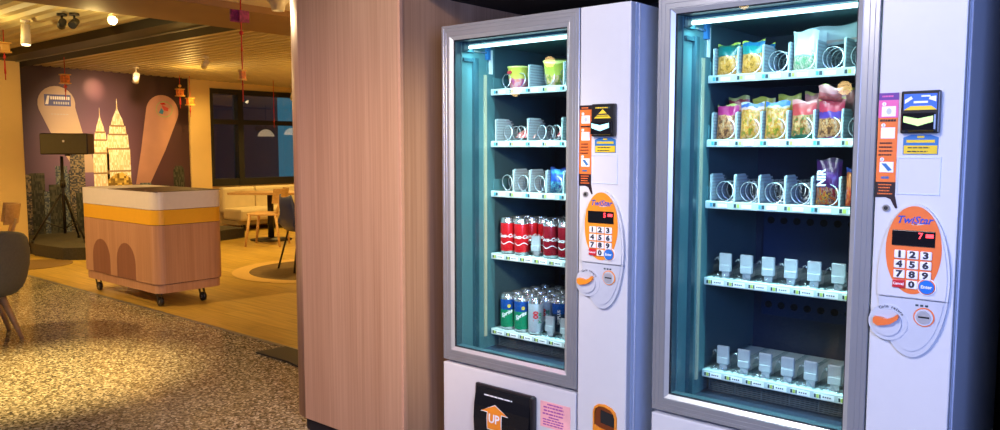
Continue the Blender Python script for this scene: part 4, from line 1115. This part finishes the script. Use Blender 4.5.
for (x, y, z, rr_) in ((-5.16, -2.6, 2.3, .06), (-8.39, -6.0, 2.3, .08), (-3.84, -8.65, 2.3, .11), (-2.19, -.77, 2.33, .035)):
    t = globe(x, y, z, 'small warm globe lamp behind the viewer, mirrored in the machine glass', rr_); t['group'] = 'small warm globe lamps'
# ------------------------------------------------------------------ lights
def light(kind, loc, energy, color, size=.1, aim=None, spot=60, blend=.5, name='lamp', size_y=None):
    l = bpy.data.lights.new(name, kind); l.energy = energy; l.color = color
    if kind == 'AREA':
        l.size = size
        if size_y: l.shape = 'RECTANGLE'; l.size_y = size_y
    else: l.shadow_soft_size = size
    if kind == 'SPOT': l.spot_size = R(spot); l.spot_blend = blend
    o = bpy.data.objects.new(name, l); col.objects.link(o); o.location = loc
    if aim is not None: o.rotation_euler = (Vector(aim)-Vector(loc)).to_track_quat('-Z', 'Y').to_euler()
    return o
GOLD = (1, .62, .16); GOLD2 = (1, .64, .24)
TEAL = (.50, .93, 1.0)
for mx in (LX, RX):
    light('AREA', (mx+.35, Y0+.075, 1.742), 2.6, TEAL, .54, (mx+.35, Y0+.30, 1.1), size_y=.03, name='machine_lamp')
    l = light('AREA', (mx+.35, Y0+.085, 1.742), 3.8, TEAL, .54, (mx+.35, Y0+.24, .6), size_y=.03, name='machine_lamp')
    l.data.spread = R(50)
for (x, y, e) in ((-9.0, 4.6, 190), (-11.2, 5.0, 80), (-7.6, 5.6, 150), (-11.0, 8.0, 190), (-9.4, 7.6, 170), (-7.2, 8.6, 100), (-9.6, 2.6, 130), (-6.6, 7.2, 80)):
    light('SPOT', (x, y, 2.3), e, GOLD, .08, (x-.1, y, 0), 125, .9, 'downlight')
light('SPOT', (-9.8, 1.9, 2.3), 110, GOLD, .06, (-11.1, 3.0, 1.3), 100, .9, 'wall_light')
light('SPOT', (-10.9, 6.1, 2.3), 70, GOLD, .05, (-12, 6.7, 1.4), 70, .9, 'pillar_light')
light('SPOT', (-11.5, 5.0, 2.40), 30, (1, .55, .24), .02, (-12, 5.04, 2.22), 40, 1, 'mural_light')
light('SPOT', (-10.2, 4.8, 2.38), 170, (1, .66, .34), .05, (-12, 5.2, 1.4), 75, .9, 'mural_light')
light('POINT', (-6.62, 2.80, 2.34), 13, (1, .72, .25), .06, name='slat_glow')
light('POINT', (-7.9, 2.35, 2.28), 12, (1, .72, .25), .06, name='slat_glow')
light('POINT', (-10.3, 5.6, 2.15), 14, GOLD, .08, name='slat_glow')
light('POINT', (-8.6, 6.6, 2.05), 22, GOLD, .1, name='slat_glow')
light('POINT', (-4.3, 4.3, 1.9), 42, GOLD2, .1, name='ceiling_glow')
light('SPOT', (-5.0, 1.3, 2.40), 760, (1, .70, .27), .05, (-5.05, 1.72, 0), 46, .9, 'downlight')
light('SPOT', (-6.9, .6, 2.4), 380, (1, .62, .26), .06, (-6.9, 3.4, .5), 62, .8, 'downlight')
light('SPOT', (-4.2, 2.3, 2.40), 60, (1, .70, .38), .05, (-3.2, 2.35, 1.85), 60, .9, 'column_light')
light('SPOT', (-1.7, .9, 2.5), 45, (1, .62, .30), .1, (-2.4, 2.4, 2.3), 95, 1, 'warm_top_fill')  # unseen warm fill spot, aimed at the column top
light('SPOT', (-3.7, -1.2, 2.45), 165, (1, .27, .40), .15, (-2.8, 2.2, .75), 42, 1, 'column_fill')  # unseen pink spot added to tint the column front
light('SPOT', (-3.4, .6, 2.6), 42, (1, .62, .22), .1, (-2.9, 2.2, 1.95), 70, 1, 'column_fill')  # unseen warm spot added for the upper column
light('SPOT', (-.30, 1.0, 1.9), 300, (1, .76, .46), .12, (-2.48, 2.24, .95), 40, 1, 'column_side_fill')  # added spot without a fixture, brightens the column's right face
light('AREA', (.5, .2, 1.6), 66, (.30, .42, 1.0), .8, (-.7, 2.2, 1.25), name='blue_light')
fl_ = light('AREA', (-1.6, -1.3, 3.2), 46, (1.0, .92, .96), 1.2, (-1.3, 2.2, 1.1), name='front_fill'); fl_.data.spread = R(95)  # unseen area light added to fill the machine fronts

w = bpy.data.worlds.new('World'); scene.world = w; w.use_nodes = True
w.node_tree.nodes['Background'].inputs['Color'].default_value = (.42, .40, .55, 1)
w.node_tree.nodes['Background'].inputs['Strength'].default_value = .10

# ------------------------------------------------------------------ camera
cd = bpy.data.cameras.new('Camera'); cam = bpy.data.objects.new('Camera', cd); col.objects.link(cam)
cam.location = (0, 0, 1.37); cam.rotation_euler = (R(90-4.97), 0, R(39.98))
cd.sensor_fit = 'HORIZONTAL'; cd.sensor_width = 36; cd.lens = 36*781.5/1000; cd.clip_start = .02; cd.clip_end = 100
scene.camera = cam
vs = scene.view_settings
vs.view_transform = 'Standard'; vs.look = 'None'; vs.gamma = 1; vs.exposure = 0; vs.use_curve_mapping = False

for o in bpy.data.objects:
    if 'label' in o and not 4 <= len(o['label'].split()) <= 16: print('LABEL', len(o['label'].split()), o.name, o['label'])
